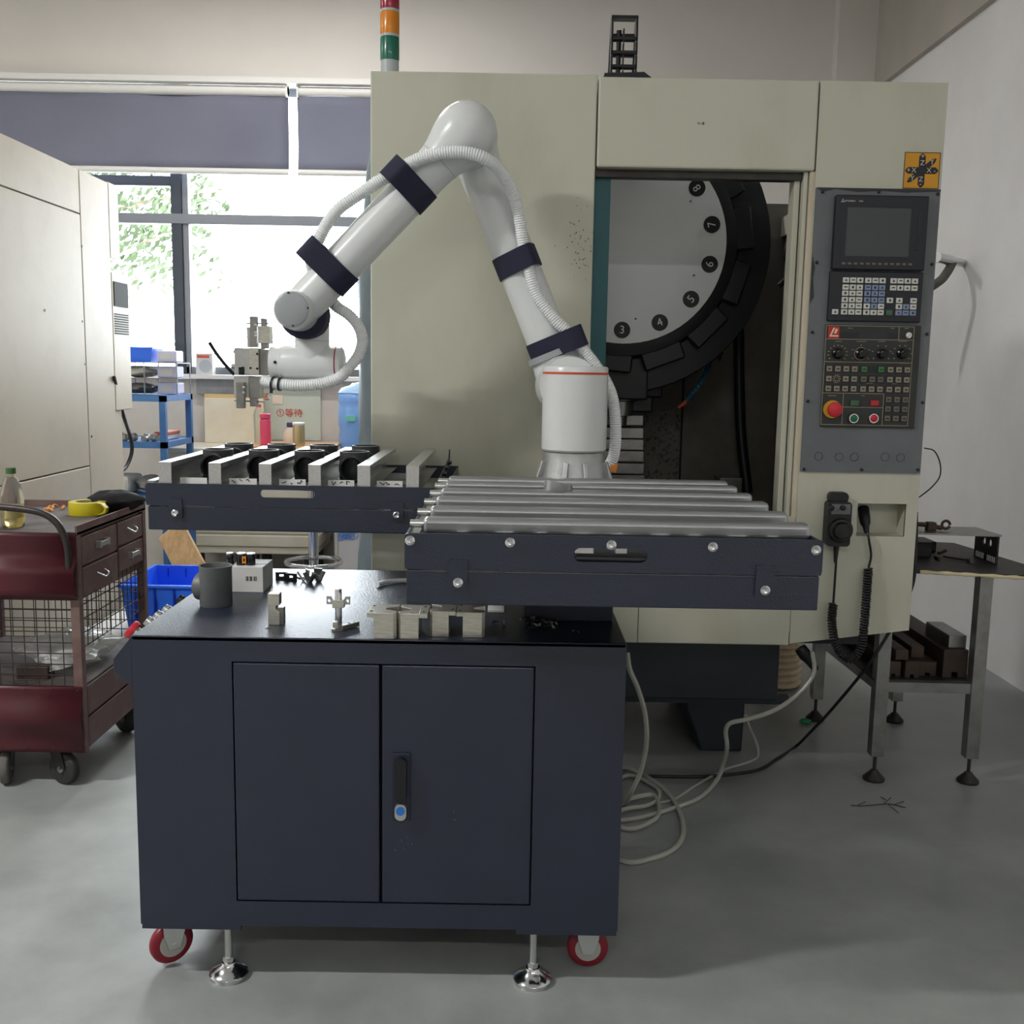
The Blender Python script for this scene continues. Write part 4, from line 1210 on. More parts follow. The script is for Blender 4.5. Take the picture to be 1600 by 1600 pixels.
# hose
hp = [(940, 742, 3.0), (958, 715, 2.98), (962, 670, 2.97), (957, 622, 2.97), (942, 588, 2.97), (917, 553, 2.965), (893, 524, 2.96), (868, 500, 2.955), (841, 464, 2.955), (827, 424, 2.95), (818, 384, 2.945), (812, 344, 2.935), (803, 306, 2.91), (785, 272, 2.86), (760, 249, 2.81), (730, 239, 2.80), (692, 239, 2.80), (656, 248, 2.81), (628, 262, 2.82), (596, 281, 2.83), (564, 302, 2.835), (532, 324, 2.84), (512, 348, 2.84), (497, 376, 2.84), (488, 398, 2.842), (487, 415, 2.868), (496, 436, 2.935), (510, 460, 2.958), (526, 479, 2.952), (545, 492, 2.955), (560, 510, 2.96), (566, 532, 2.97), (560, 555, 2.965), (546, 574, 2.955), (530, 590, 2.95), (504, 599, 2.95), (469, 602, 2.95), (434, 600, 2.955), (410, 595, 2.965)]
hpts = resample(smooth_path([at(*q) for q in hp], 10), .0017)
pat = (.0156, .0173, .0173, .0156)
G().tube(hpts, lambda i: pat[i % 4], 14).build('corrugated_hose', 'hose_white', rob, smooth=50)
p = at(956, 722, 2.99); G().cyl(p, at(952, 736, 2.99), .021, n=16, bev=.003).build('hose_fitting', 'orange_fitting', rob, smooth=True)

def strap(c, axis, ra, hcs, rh, width, name='strap'):
    """band pulled tight around the arm (centre c, radius ra) and the hose at hc"""
    c = Vector(c); ax = Vector(axis).normalized()
    u = ax.orthogonal().normalized(); w = ax.cross(u)
    pts = [(ra * math.cos(2 * PI * k / 48), ra * math.sin(2 * PI * k / 48)) for k in range(48)]
    for hc in hcs:
        h = Vector(hc) - c; h = Vector((h.dot(u), h.dot(w)))
        pts += [(h.x + rh * math.cos(2 * PI * k / 24), h.y + rh * math.sin(2 * PI * k / 24)) for k in range(24)]
    idx = convex_hull_2d(pts)
    ring = [Vector(pts[i]) for i in idx]
    cen = sum(ring, Vector((0, 0))) / len(ring)
    m = len(ring); vs = []; fs = []
    for (off, t) in ((0.0, -width / 2), (0.004, -width / 2), (0.004, width / 2), (0.0, width / 2)):
        for q in ring:
            r_ = q + (q - cen).normalized() * off
            vs.append(c + ax * t + u * r_.x + w * r_.y)
    for j in range(4):
        for k in range(m):
            k2 = (k + 1) % m; j2 = (j + 1) % 4
            fs.append((j * m + k, j * m + k2, j2 * m + k2, j2 * m + k))
    return G().add(vs, fs).build(name, 'strap_navy', rob, smooth=40)
fdir = wr - el; udir = elu - u0
def on(a, b, px_, py_):
    """point of the line a-b nearest to the sight line through a pixel"""
    o = Vector((0, 0, CAM_H)); r = _ray(px_, py_).normalized(); d = (b - a).normalized()
    w0 = a - o; bb = d.dot(r); t = (bb * r.dot(w0) - d.dot(w0)) / (1 - bb * bb)
    return a + d * t
def hose_near(c, ax, width=.066):
    ax = Vector(ax).normalized()
    near = [q for q in hpts if abs((q - c).dot(ax)) < width / 2 and (q - c).length < .13]
    return near[::6]
for (x, y, ln, w_) in ((640, 292, 'f', .066), (520, 423, 'f', .066)):
    c = on(el, wr, x, y); strap(c, fdir, rf + .001, hose_near(c, fdir), .0182, w_)
for (x, y) in ((805, 412), (857, 545)):
    c = on(u0, elu, x, y); strap(c, udir, ru + .001, hose_near(c, udir), .0182, .062)
hx_ = at(517, 478, 2.92)
G().rev((wr.x + .009, YF + .012, wr.z - .009), (wr.x + .009, 4, wr.z - .009), [(0, .060), (.003, .066), (.06, .068), (.065, .06)], 44).build('strap', 'strap_navy', rob, smooth=True)

# gripper
gr = thing('gripper', 'twin parallel gripper of bare metal on the robot wrist', 'gripper', at(400, 566, YW))
def gb(x0, y0, x1, y1, ya, yb_, name, mat, bev=.0015):
    a = at(x0, (y0 + y1) / 2, YW).x; b = at(x1, (y0 + y1) / 2, YW).x
    return G().box(a, b, ya, yb_, at((x0 + x1) / 2, y1, YW).z, at((x0 + x1) / 2, y0, YW).z).build(name, mat, gr, bevel=bev)
gb(371, 544, 395, 585, 2.955, 3.03, 'gripper_body', 'aluminium')
gb(395, 544, 409, 586, 2.952, 3.03, 'gripper_body', 'milled_aluminium')
gb(409, 546, 425, 585, 2.965, 3.02, 'adaptor_flange', 'steel')
gb(389, 512, 394, 543, 2.965, 3.01, 'finger_base', 'aluminium')
gb(394, 495, 405, 543, 2.96, 2.985, 'finger', 'steel')
gb(407, 510, 424, 537, 2.965, 3.01, 'finger_base', 'milled_aluminium')
gb(410, 498, 418, 511, 2.97, 2.99, 'finger', 'steel')
gb(410, 536, 420, 545, 2.97, 3.0, 'slide_block', 'steel')
gb(369, 587, 392, 620, 2.965, 3.02, 'lower_body', 'aluminium')
gb(375, 597, 387.5, 637, 2.945, 2.966, 'finger', 'steel')
gb(392, 588, 408, 622, 2.965, 3.02, 'lower_body', 'steel')
gb(393, 621, 404, 635, 2.97, 2.99, 'finger', 'steel')
gb(378, 573, 387, 586, 2.952, 2.957, 'sensor_window', 'black_gloss')
for (x, y) in ((399, 507), (399, 519), (399, 524), (380.5, 605), (380.5, 613), (402, 553), (375, 574), (391.5, 575), (402, 576)):
    p = at(x, y, 2.95); yq = 2.952 if y < 590 and y > 540 else (2.958 if y < 540 else 2.943)
    p = at(x, y, yq); G().cyl((p.x, yq, p.z), (p.x, yq + .004, p.z), .0034, n=10).build('screw', 'print_dark' if x > 388 and y > 540 else 'chrome', gr)
g = G(); g.cyl(at(385, 505.5, 2.975), at(420, 505.5, 2.975), .0018, n=8); g.build('guide_pin', 'steel', gr)
g = G(); g.cyl(at(366, 626, 2.975), at(414, 628, 2.975), .0018, n=8); g.build('guide_pin', 'steel', gr)
G().cyl(at(371, 572, 2.985), at(362, 572, 2.985), .007, n=10).build('air_fitting', 'zinc', gr, smooth=True)
G().cyl(at(371, 551, 2.985), at(365, 549, 2.985), .005, n=10).build('air_fitting', 'zinc', gr, smooth=True)
G().tube(smooth_path([at(366, 585, 2.985), at(352, 570, 2.97), at(338, 552, 2.96), at(327, 535, 2.95)], 6), .0052, 8).build('cable_tail', 'black_cable', gr, smooth=True)
zt_me = None
for (x, y) in ((427, 600), (438, 601)):
    i0 = min(range(len(hpts)), key=lambda i: (hpts[i] - at(x, y, 2.955)).length)
    d = (hpts[i0 + 1] - hpts[i0 - 1]).normalized()
    G().rev(hpts[i0] - d * .003, hpts[i0] + d, [(0, .0176), (0, .0196), (.006, .0196), (.006, .0176)], 20, cap=False).build('cable_tie', 'black_plastic', rob, smooth=True)
p = at(424, 611, 2.94); G().cbox(p, .008, .008, .012).build('cable_tie_head', 'black_plastic', rob)

# ================================================================== THINGS ON THE CABINET TOP
def ct(x, y):
    return fl(x, y, CZ1)
# grey tee fitting
p = ct(338, 945)
g = G()
R_ = .0385; h_ = .098
g.rev((0, 0, 0), (0, 0, 1), [(0, R_ * .97), (.002, R_), (h_ * .9, R_), (h_, R_ * 1.03), (h_, R_ * .93), (h_ - .004, R_ * .9), (.03, R_ * .88), (.03, 0)], 40)
g.rev((-R_ * .3, .008, h_ * .44), (-1, .25, h_ * .44), [(0, .033), (.02, .036), (.034, .034), (.042, .024), (.044, 0)], 28)
tag(inst('tee_fitting', g.mesh('tee_fitting', 'fitting_grey', True), p), 'large grey tee pipe fitting standing on the cabinet top', 'pipe fitting')
# white carton with two dark cells on it
a = ct(367, 925); b = ct(411, 926)
cz_ = at(390, 886, a.y).z
crt = thing('carton', 'small white carton with a barcode behind the tee fitting', 'box', ((a.x + b.x) / 2, a.y + .05, CZ1))
G().box(a.x - .012, b.x, a.y, a.y + .11, CZ1, cz_).build('carton_body', 'white_card', crt, bevel=.001)
g = G()
bx_, bz_ = at(384, 907, a.y).x, at(384, 904, a.y).z
for k in range(11):
    if k in (3, 7): continue
    g.box(bx_ + k * .0026, bx_ + k * .0026 + (.0016 if k % 3 else .0008), a.y - .0006, a.y, bz_ - .006, bz_ + .006)
g.build('barcode', 'print_dark', crt)
for k, (x, w, mt, nm) in enumerate(((359, 14, 'cell_black', 'ridged black cap cell at the left on the white carton'), (384, 30, 'cell_black', 'black and orange wrapped cell pair on the white carton'))):
    yq = a.y + .03
    t = thing('battery_cell', nm, 'battery', (at(x, 880, yq).x, yq, cz_))
    if k == 0:
        xx = at(359, 880, yq).x
        G().rev((xx, yq, cz_), (xx, yq, 2), [(0, .0105), (.004, .0115), (.006, .0105), (.008, .0115), (.010, .0105), (.012, .0115), (.014, .0105), (.017, .0115), (.022, .011), (.027, .009)], 20).build('cell_body', 'cell_black', t, smooth=True)
        G().cyl((xx, yq, cz_ + .0262), (xx, yq, cz_ + .031), .0085, n=16).build('cell_cap', 'cell_silver', t, smooth=True)
    else:
        for j, xx in enumerate((at(377, 880, yq).x, at(392, 880, yq).x)):
            c = G().cyl((xx, yq, cz_), (xx, yq, cz_ + .028), .0118, n=20, bev=.001).build('cell_body', 'cell_black', t, smooth=True)
            G().cyl((xx, yq, cz_ + .028), (xx, yq, cz_ + .031), .0112, n=20).build('cell_cap', 'cell_silver', c, smooth=True)
        xm = at(384, 880, yq).x
        G().plate(rect(xm - .006, xm + .004, cz_ + .006, cz_ + .024), [rect(xm - .003, xm + .001, cz_ + .011, cz_ + .019)], 'y', yq - .0135, yq - .0105).build('orange_print', 'cell_orange', t)
# pile of small metal clips
def clip_mesh(kind, mat):
    g = G()
    if kind == 0: g.plate([(0, 0), (.03, 0), (.03, .022), (.026, .022), (.026, .004), (0, .004)], [], 'y', -.012, .012)
    elif kind == 1: g.plate([(-.018, .026), (-.014, .028), (0, .005), (.014, .028), (.018, .026), (.002, 0), (-.002, 0)], [], 'y', -.008, .008)
    else: g.plate(rect(-.016, .016, 0, .02), [rect(-.006, .006, .008, .014)], 'y', -.003, .003)
    return g.mesh('metal_clip', mat)
cm = [clip_mesh(0, 'steel'), clip_mesh(1, 'aluminium'), clip_mesh(2, 'black_iron')]
clips = [(440, 905, 2, .1, 'flat grey clip at the left end of the clip heap'), (455, 907, 2, -.2, 'dark flat clip second from the left in the clip heap'), (465, 903, 0, .5, 'bent angle clip at the back middle of the clip heap'),
         (474, 908, 1, .2, 'shiny forked clip in front of the clip heap'), (484, 911, 1, -.5, 'shiny forked clip tilted at the right front of the heap'), (490, 903, 0, 1.3, 'bent angle clip at the back right of the heap'),
         (498, 909, 1, .7, 'forked clip at the right end of the clip heap')]
for k, (x, y, kd, rz_, nm) in enumerate(clips):
    p = ct(x, y)
    o = inst('metal_clip', cm[kd], p, None, (0, 0, rz_))
    tag(o, nm, 'clip', 'metal clips heaped on the cabinet')
# stepped jaw block
p = ct(430, 977)
t = thing('stepped_jaw', 'upright stepped aluminium jaw standing alone on the cabinet', 'metal part', (p.x, p.y + .012, CZ1))
G().plate([(p.x - .016, CZ1), (p.x + .010, CZ1), (p.x + .010, CZ1 + .03), (p.x + .002, CZ1 + .036), (p.x + .002, CZ1 + .044), (p.x + .010, CZ1 + .046), (p.x + .010, CZ1 + .072), (p.x - .016, CZ1 + .072)], [], 'y', p.y, p.y + .024).build('jaw_body', 'milled_aluminium', t, bevel=.001)
G().box(p.x + .003, p.x + .019, p.y + .004, p.y + .02, CZ1, CZ1 + .04).build('jaw_step', 'steel', t, bevel=.001)
p = ct(419, 981)
tag(G().rev((p.x, p.y, CZ1), (p.x, p.y, 2), [(0, .003), (0, .0055), (.0018, .0055), (.0018, .003)], 16, cap=False).build('washer', 'steel', smooth=True, origin=(p.x, p.y, CZ1)), 'tiny steel washer lying beside the stepped jaw', 'washer')
# small upright clamp fixture
p = ct(529, 984)
t = thing('clamp_fixture', 'little metal post clamp with two eared plates on the cabinet', 'clamp', (p.x, p.y, CZ1))
G().cyl((p.x, p.y, CZ1), (p.x, p.y, CZ1 + .004), .016, n=24).build('base_disc', 'steel', t, smooth=True)
G().cyl((p.x, p.y, CZ1 + .004), (p.x, p.y, CZ1 + .092), .0075, n=18, bev=.001).build('post', 'chrome', t, smooth=True)
G().box(p.x - .012, p.x + .014, p.y - .011, p.y + .008, CZ1 + .052, CZ1 + .07).build('clamp_block', 'milled_aluminium', t, bevel=.001)
for s in (-1, 1):
    G().plate([(p.x + s * .008, CZ1 + .058), (p.x + s * .026, CZ1 + .058), (p.x + s * .026, CZ1 + .076), (p.x + s * .016, CZ1 + .076)], [circ(p.x + s * .0205, CZ1 + .066, .0035, 12)], 'y', p.y - .002, p.y + .002).build('ear_plate', 'aluminium', t)
G().box(p.x - .011, p.x + .0, p.y - .012, p.y + .004, CZ1 + .006, CZ1 + .02).build('foot_block', 'milled_aluminium', t, bevel=.001)
G().plate([(p.x + .002, p.y - .008), (p.x + .012, p.y - .010), (p.x + .042, p.y + .03), (p.x + .030, p.y + .034)], [circ(p.x + .022, p.y + .014, .004, 12), circ(p.x + .031, p.y + .025, .003, 12)], 'z', CZ1 + .001, CZ1 + .012).build('slotted_arm', 'steel', t, bevel=.001)
# four notched aluminium jaws
def jaw(x0, x1, fx, notch_right, ytop, ybot, label):
    base = ct((x0 + x1) / 2, ybot); Y0_ = base.y
    a = at(x0, 980, Y0_).x; b = at(x1, 980, Y0_).x; f_ = at(fx, 960, Y0_).x
    zt_ = at((x0 + x1) / 2, ytop, Y0_).z
    Y1_ = Y0_ + .085; ym = (Y0_ + Y1_) / 2; c = .006; nd = (b - a) * .55
    if notch_right:
        poly = [(a, Y0_), (b - c, Y0_), (b, Y0_ + c), (b, ym - .022), (b - nd, ym - .006), (b - nd, ym + .006), (b, ym + .022), (b, Y1_), (a, Y1_)]
    else:
        poly = [(a + c, Y0_), (b, Y0_), (b, Y1_), (a, Y1_), (a, ym + .022), (a + nd, ym + .006), (a + nd, ym - .006), (a, ym - .022), (a, Y0_ + c)]
    t = thing('notched_jaw', label, 'metal block', ((a + b) / 2, ym, CZ1), 'aluminium jaws on the cabinet edge')
    G().plate(poly, [], 'z', CZ1, zt_).build('jaw_body', 'milled_aluminium', t, bevel=.0006)
    l0, l1 = min(f_, a if notch_right else b), max(f_, a if notch_right else b)
    G().box(l0, l1, Y0_, Y1_, zt_ - .0095, zt_).build('lip', 'milled_aluminium', t, bevel=.0006)
    for yy in (Y0_ + .018, Y1_ - .018):
        G().cyl(((l0 + l1) / 2, yy, zt_ - .001), ((l0 + l1) / 2, yy, zt_ + .0006), .0032, n=12).build('bolt_hole', 'black_matte', t)
jaw(584, 619, 573, True, 958, 998, 'notched aluminium jaw at the left end of the row, lip to the left')
jaw(622, 654, 668, False, 959, 998, 'notched aluminium jaw second in the row, lip to the right')
jaw(671, 701, 712, False, 955, 995, 'notched aluminium jaw third in the row, lip to the right')
jaw(723, 757, 713, True, 957, 996, 'notched aluminium jaw at the right end of the row, lip to the left')
# white folded paper behind the jaws
p = ct(775, 957)
tag(G().box(p.x - .02, p.x + .02, p.y, p.y + .05, CZ1, CZ1 + .006).build('folded_paper', 'paper_white', bevel=.001, origin=(p.x, p.y, CZ1)), 'small folded white paper under the roller tray', 'paper')
p = ct(890, 966)
tag(G().box(p.x - .028, p.x + .028, p.y, p.y + .03, CZ1, CZ1 + .014).build('wood_block', 'rubber_grey', bevel=.001, origin=(p.x, p.y, CZ1)), 'small flat grey block under the roller tray', 'block')
# loose screws
sm = G().rev((0, 0, 0), (1, 0, 0), [(0, .0024), (.002, .0034), (.0045, .0034), (.0046, .0017), (.015, .0017), (.016, .001)], 8).mesh('screw', 'black_iron', True)
sm2 = G().rev((0, 0, 0), (1, 0, 0), [(0, .0024), (.002, .0034), (.0045, .0034), (.0046, .0017), (.015, .0017), (.016, .001)], 8).mesh('screw', 'steel', True)
for k in range(34):
    x = min(870, max(808, random.gauss(841, 17))); y = min(985, max(970, random.gauss(977, 4)))
    p = ct(x, y)
    layer = .0034 + (.006 if k > 20 else 0)
    o = inst('screw', sm if k % 3 else sm2, (p.x, p.y, CZ1 + layer), None, (0, random.uniform(-.15, .15), random.uniform(0, 6.28)))
    tag(o, 'small dark machine screw lying in the loose screw pile', 'screw', 'loose screws on the cabinet')
for k, (x, y, nm, up_) in enumerate(((768, 973, 'single dark screw lying left of the screw pile', 0), (787, 979, 'single screw standing upright left of the screw pile', 1), (894, 988, 'single dark screw lying right of the screw pile', 0), (905, 990, 'outermost dark screw right of the screw pile', 0))):
    p = ct(x, y)
    o = inst('screw', sm if not up_ else sm2, (p.x, p.y, CZ1 + (.0034 if not up_ else .0)), None, (0, -PI / 2 if up_ else 0, 0.6 * k))
    tag(o, nm, 'screw')
# white tube end lying on the cabinet
tag(G().tube(smooth_path([ct(590, 917) + Vector((0, 0, .007)), ct(605, 913) + Vector((0, 0, .007)), ct(630, 911) + Vector((0, 0, .007)), ct(670, 911) + Vector((0, 0, .007))], 6), .006, 10).build('air_tube', 'hose_white', smooth=True, origin=ct(600, 915)), 'white air tube lying on the cabinet behind the notched jaws', 'tube')

# ================================================================== LEFT MACHINE (cream side)
LXs = -1.95
lm = thing('enclosed_machine', 'cream sheet metal machine side wall behind the red cart', 'machine', (-2.6, 4.5, 0))
ye = 5.07; zt = 2.235
def lp(x, y):
    v = _ray(x, y); return Vector((0, 0, CAM_H)) + v * (LXs / v.x)
ys = lp(128, 400).y
z_a = 2.04; z_b = 0.905
G().box(LXs - 1.2, LXs, 3.7, ys - .003, z_a + .003, zt).build('upper_panel', 'cream_side', lm, bevel=.003)
G().box(LXs - 1.2, LXs, 3.7, ys - .003, z_b + .003, z_a - .003).build('middle_panel', 'cream_side', lm, bevel=.003)
G().box(LXs - 1.2, LXs, 3.7, ys - .003, 0.1, z_b - .003).build('lower_panel', 'cream_side', lm, bevel=.003)
G().box(LXs - 1.2, LXs, ys + .003, ye, 0.1, zt).build('corner_panel', 'cream_side', lm, bevel=.003)
G().box(LXs - 1.18, LXs - .01, 3.72, ye - .01, 0, zt - .01).build('frame', 'dark_steel', lm)
psc = G().cyl((0, 0, 0), (.002, 0, 0), .006, n=10).mesh('panel_screw', 'black_plastic')
for (x, y) in ((128, 385), (129, 502), (133, 569), (143, 682), (70, 485)):
    q = lp(x, y); inst('panel_screw', psc, (LXs, q.y, q.z), lm)
# box at the rear of that machine
q0 = at(176, 440, 5.2); q1 = at(199, 630, 5.2)
eb = G().box(LXs - .3, at(190, 470, 5.2).x, ye + .01, 5.3, at(190, 640, 5.2).z, at(190, 428, 5.2).z).build('rear_box', 'cream_side', lm, bevel=.004)
G().box(LXs - .3, at(178, 300, 5.15).x, ye + .01, 5.2, at(180, 405, 5.15).z, at(180, 288, 5.15).z).build('rear_flange', 'cream_side', lm, bevel=.003)
xq = at(190, 470, 5.2).x
G().box(xq - .002, xq + .004, 5.10, 5.28, at(185, 480, 5.2).z, at(185, 442, 5.2).z).build('filter_window', 'black_matte', eb)
for k in range(9):
    z_ = at(185, 492 + k * 3.7, 5.2).z
    G().box(xq - .002, xq + .003, 5.10, 5.28, z_ - .003, z_ + .003).build('vent_slot', 'black_matte', eb)
G().box(LXs - .3, at(190, 740, 5.15).x, ye + .01, 5.18, .3, at(190, 640, 5.15).z).build('rear_lower_box', 'cream_side', lm, bevel=.003)
tag(G().tube(smooth_path([at(178, 590, 5.04), at(190, 640, 5.35), at(203, 680, 5.36), at(206, 705, 5.36), at(198, 728, 5.3), at(187, 738, 5.2)], 8), .010, 8).build('power_cord', 'black_cable', smooth=True, origin=at(190, 700, 5.2)), 'black cord hanging in a loop behind the cream machine side', 'cord')

# ================================================================== RED CART
KX1 = -1.364; KX0 = -1.94; KY0 = 3.19; KY1 = 3.80
cart = thing('tool_cart', 'worn dark red metal tool cart with drawers and wire mesh', 'cart', ((KX0 + KX1) / 2, (KY0 + KY1) / 2, 0))
zT = .857
for (xx, yy) in ((KX0, KY0), (KX1 - .03, KY0), (KX0, KY1 - .03), (KX1 - .03, KY1 - .03)):
    G().box(xx, xx + .03, yy, yy + .03, .12, zT - .02).build('corner_post', 'cart_brown', cart, bevel=.002)
G().box(KX0, KX1, KY0, KY1, zT - .02, zT - .008).build('top_shelf', 'cart_top', cart, bevel=.002)
g = G()
g.box(KX1 - .006, KX1, KY0, KY1, zT - .02, zT + .012); g.box(KX0, KX1, KY1 - .006, KY1, zT - .02, zT + .012)
g.build('top_rim', 'cart_brown', cart)
# front: bulging upper and lower panels
def bulge(z0, z1, nm, shape):
    vs = []; fs = []; n = 18
    x0, x1 = KX0, KX1 - .002
    for j in range(n + 1):
        t_ = j / n; z = z0 + (z1 - z0) * t_
        for x in (x0, x1): vs.append((x, KY0 - .004 - shape(t_), z))
    for j in range(n): fs.append((2 * j, 2 * j + 1, 2 * j + 3, 2 * j + 2))
    o = G().add(vs, fs).build(nm, 'cart_red', cart, smooth=60)
    so = o.modifiers.new('sheet', 'SOLIDIFY'); so.thickness = .003; so.offset = 0
    return o
def sstep(a, b, t):
    t = min(1, max(0, (t - a) / (b - a))); return t * t * (3 - 2 * t)
zU0 = at(125, 937, KY0).z; zL1 = at(130, 1073, KY0).z; zL0 = .125
bulge(zU0, zT - .012, 'front_upper_panel', lambda t: .030 * (1 - sstep(.42, .68, t)) * sstep(0, .1, t))
bulge(zL0, zL1, 'front_lower_panel', lambda t: .022 * math.sin(PI * min(1, max(0, (t - .15) / .75))) ** 2)
rv = G().rev((0, 0, 0), (0, -1, 0), [(0, .005), (.003, .0035), (.004, 0)], 8).mesh('rivet', 'tube_iron', True)
for z_ in (zU0 + .012, zL1 - .012, zL0 + .015):
    for k in range(5):
        inst('rivet', rv, (KX1 - .016 - k * .085, KY0 - .004, z_), cart)
# wire mesh panels
def wires(o0, ux, uz, nx, nz, W, Hh, off, nm):
    g = G()
    for i in range(nx + 1):
        a = o0 + ux * (W * i / nx); g.obox(a + off, a + uz * Hh + off, .003, .003, (1, 0.3, 0))
    for j in range(nz + 1):
        a = o0 + uz * (Hh * j / nz); g.obox(a, a + ux * W, .003, .003)
    o = g.build(nm, 'tube_iron', cart); o['kind'] = 'stuff'
wires(Vector((KX0 + .02, KY0 + .004, zL1)), Vector((1, 0, 0)), Vector((0, 0, 1)), 13, 8, KX1 - KX0 - .04, zU0 - zL1, Vector((0, .003, 0)), 'wire_mesh')
wires(Vector((KX0 + .02, KY1 - .01, zL1)), Vector((1, 0, 0)), Vector((0, 0, 1)), 13, 8, KX1 - KX0 - .04, zU0 - zL1, Vector((0, .003, 0)), 'wire_mesh')
zm_ = zU0 - .02
wires(Vector((KX1 - .01, KY0 + .03, zL1 + .12)), Vector((0, 1, 0)), Vector((0, 0, 1)), 14, 4, KY1 - KY0 - .06, zU0 - zL1 - .10, Vector((.003, 0, 0)), 'wire_mesh')
wires(Vector((KX0 + .01, KY0 + .03, zL1)), Vector((0, 1, 0)), Vector((0, 0, 1)), 14, 8, KY1 - KY0 - .06, zU0 - zL1, Vector((.003, 0, 0)), 'wire_mesh')
# side drawers
sy = KY0 + .035; ey = KY1 - .035; my = KY0 + .335
dwz = [zT - .03, zT - .108, zT - .19]
drawers = [(sy, my - .006, zT - .122, zT - .03), (my + .006, ey, zT - .112, zT - .03), (sy, my - .006, zT - .225, zT - .13), (my + .006, ey, zT - .205, zT - .12)]
G().box(KX0 + .04, KX1 - .014, sy, ey, zT - .235, zT - .022).build('drawer_case', 'cart_brown', cart)
for k, (ya, yb_, za, zb_) in enumerate(drawers):
    d = G().box(KX1 - .014, KX1 - .001, ya, yb_, za, zb_).build('drawer', 'cart_brown', cart, bevel=.003)
    ym_ = (ya + yb_) / 2; zh = (za + zb_) / 2 + .005
    if k in (0, 3):
        g = G(); g.obox((KX1 + .014, ym_ - .035, zh), (KX1 + .014, ym_ + .035, zh), .006, .016)
        for s in (-1, 1): g.box(KX1 - .001, KX1 + .018, ym_ + s * .035 - .004, ym_ + s * .035 + .004, zh - .012, zh + .012)
        g.build('drawer_handle', 'zinc', d, bevel=.001)
    else:
        G().tube(smooth_path([(KX1 - .002, ym_ - .03, zh + .006), (KX1 + .014, ym_ - .024, zh - .004), (KX1 + .016, ym_, zh - .012), (KX1 + .014, ym_ + .024, zh - .004), (KX1 - .002, ym_ + .03, zh + .006)], 5), .0028, 7).build('drawer_handle', 'zinc', d, smooth=True)
G().box(KX0 + .01, KX1 - .004, KY0 + .005, KY1 - .005, zL1 - .012, zL1).build('lower_shelf', 'cart_top', cart)
for (za, zb_) in ((.13, .232), (.238, .34)):
    d = G().box(KX1 - .012, KX1 - .001, sy, ey, za, zb_ - .004).build('lower_drawer', 'cart_brown', cart, bevel=.002)
    if za > .2: G().box(KX1 - .001, KX1 + .012, sy + .38, sy + .46, za - .002, za + .006).build('drawer_handle', 'zinc', d)
G().box(KX0 + .02, KX1 - .012, sy, ey, .125, .335).build('lower_case', 'cart_brown', cart)
# bent push handle
hz = at(0, 785, KY0 + .02)
hh = smooth_path([(KX0 + .02, KY0 - .02, zT - .15), (KX0 + .02, KY0 - .025, zT + .0), (KX0 + .06, KY0 - .03, zT + .065), (KX0 + .2, KY0 - .03, zT + .075), (KX1 - .18, KY0 - .03, zT + .07), (KX1 - .07, KY0 - .03, zT + .045), (KX1 - .025, KY0 - .025, zT - .03), (KX1 - .02, KY0 - .02, zT - .15)], 8)
G().tube(hh, .011, 12).build('push_handle', 'tube_iron', cart, smooth=True)
# cart wheels
def cart_wheel(x, y, yaw, mt):
    a = Vector((math.cos(yaw), math.sin(yaw), 0)); r = .056; c = Vector((x, y, r)); w = .03
    q = G().rev(c - a * w / 2, c + a, [(0, r * .86), (.004, r * .97), (.008, r), (w - .008, r), (w - .004, r * .97), (w, r * .86)], 32).build('wheel', mt, cart, smooth=True)
    G().cyl(c - a * (w / 2 + .006), c + a * (w / 2 + .006), .013, n=16, bev=.002).build('hub', 'rubber_grey', q, smooth=True)
    g = G(); sd = Vector((-a.y, a.x, 0))
    for s in (-1, 1):
        p_ = c + a * s * (w / 2 + .004)
        g.obox(p_ + sd * .0, p_ + sd * .02 + Vector((0, 0, .125 - r)), .004, .045, tuple(sd))
    g.build('wheel_fork', 'black_plastic', cart)
wq = fl(100, 1226); cart_wheel(wq.x, wq.y + .01, math.radians(68), 'rubber')
wq = fl(9, 1225); cart_wheel(wq.x, wq.y + .01, math.radians(15), 'rubber_grey')
cart_wheel(KX1 - .07, KY1 - .08, math.radians(60), 'rubber'); cart_wheel(KX0 + .06, KY1 - .08, math.radians(20), 'rubber')
# things on the cart
zc = zT - .008
p = at(20, 800, 3.28)
bt = thing('oil_bottle', 'clear plastic bottle of yellowish oil with a green cap', 'bottle', (p.x, 3.28, zc))
zk = lambda y: at(20, y, 3.28).z - zc
prof = [(0, .028), (.004, .034), (.03, .036), (.06, .0345), (.085, .0355), (zk(775), .0345), (zk(757), .027), (zk(746), .016), (zk(742), .0135), (zk(738), .0135)]
G().rev((p.x, 3.28, zc), (p.x, 3.28, 3), prof, 28).build('bottle_body', 'clear_plastic', bt, smooth=60)
G().rev((p.x, 3.28, zc + .002), (p.x, 3.28, 3), [(0, .026), (.004, .032), (.028, .0342), (.058, .0327), (.07, .033), (.07, 0)], 28).build('oil', 'oil_liquid', bt, smooth=60)
G().cyl((p.x, 3.28, zc + zk(740)), (p.x, 3.28, zc + zk(731)), .0155, n=20).build('bottle_cap', 'green_cap', bt, smooth=True)
p = fl(137, 803, zc)
tp = thing('tape_roll', 'yellow adhesive tape roll lying flat on the red cart', 'tape', (p.x, p.y, zc))
G().rev((p.x, p.y, zc), (p.x, p.y, 3), [(0, .04), (0, .062), (.001, .0625), (.044, .0625), (.045, .062), (.045, .04)], 40, cap=False).build('tape_body', 'tape_yellow', tp, smooth=True)
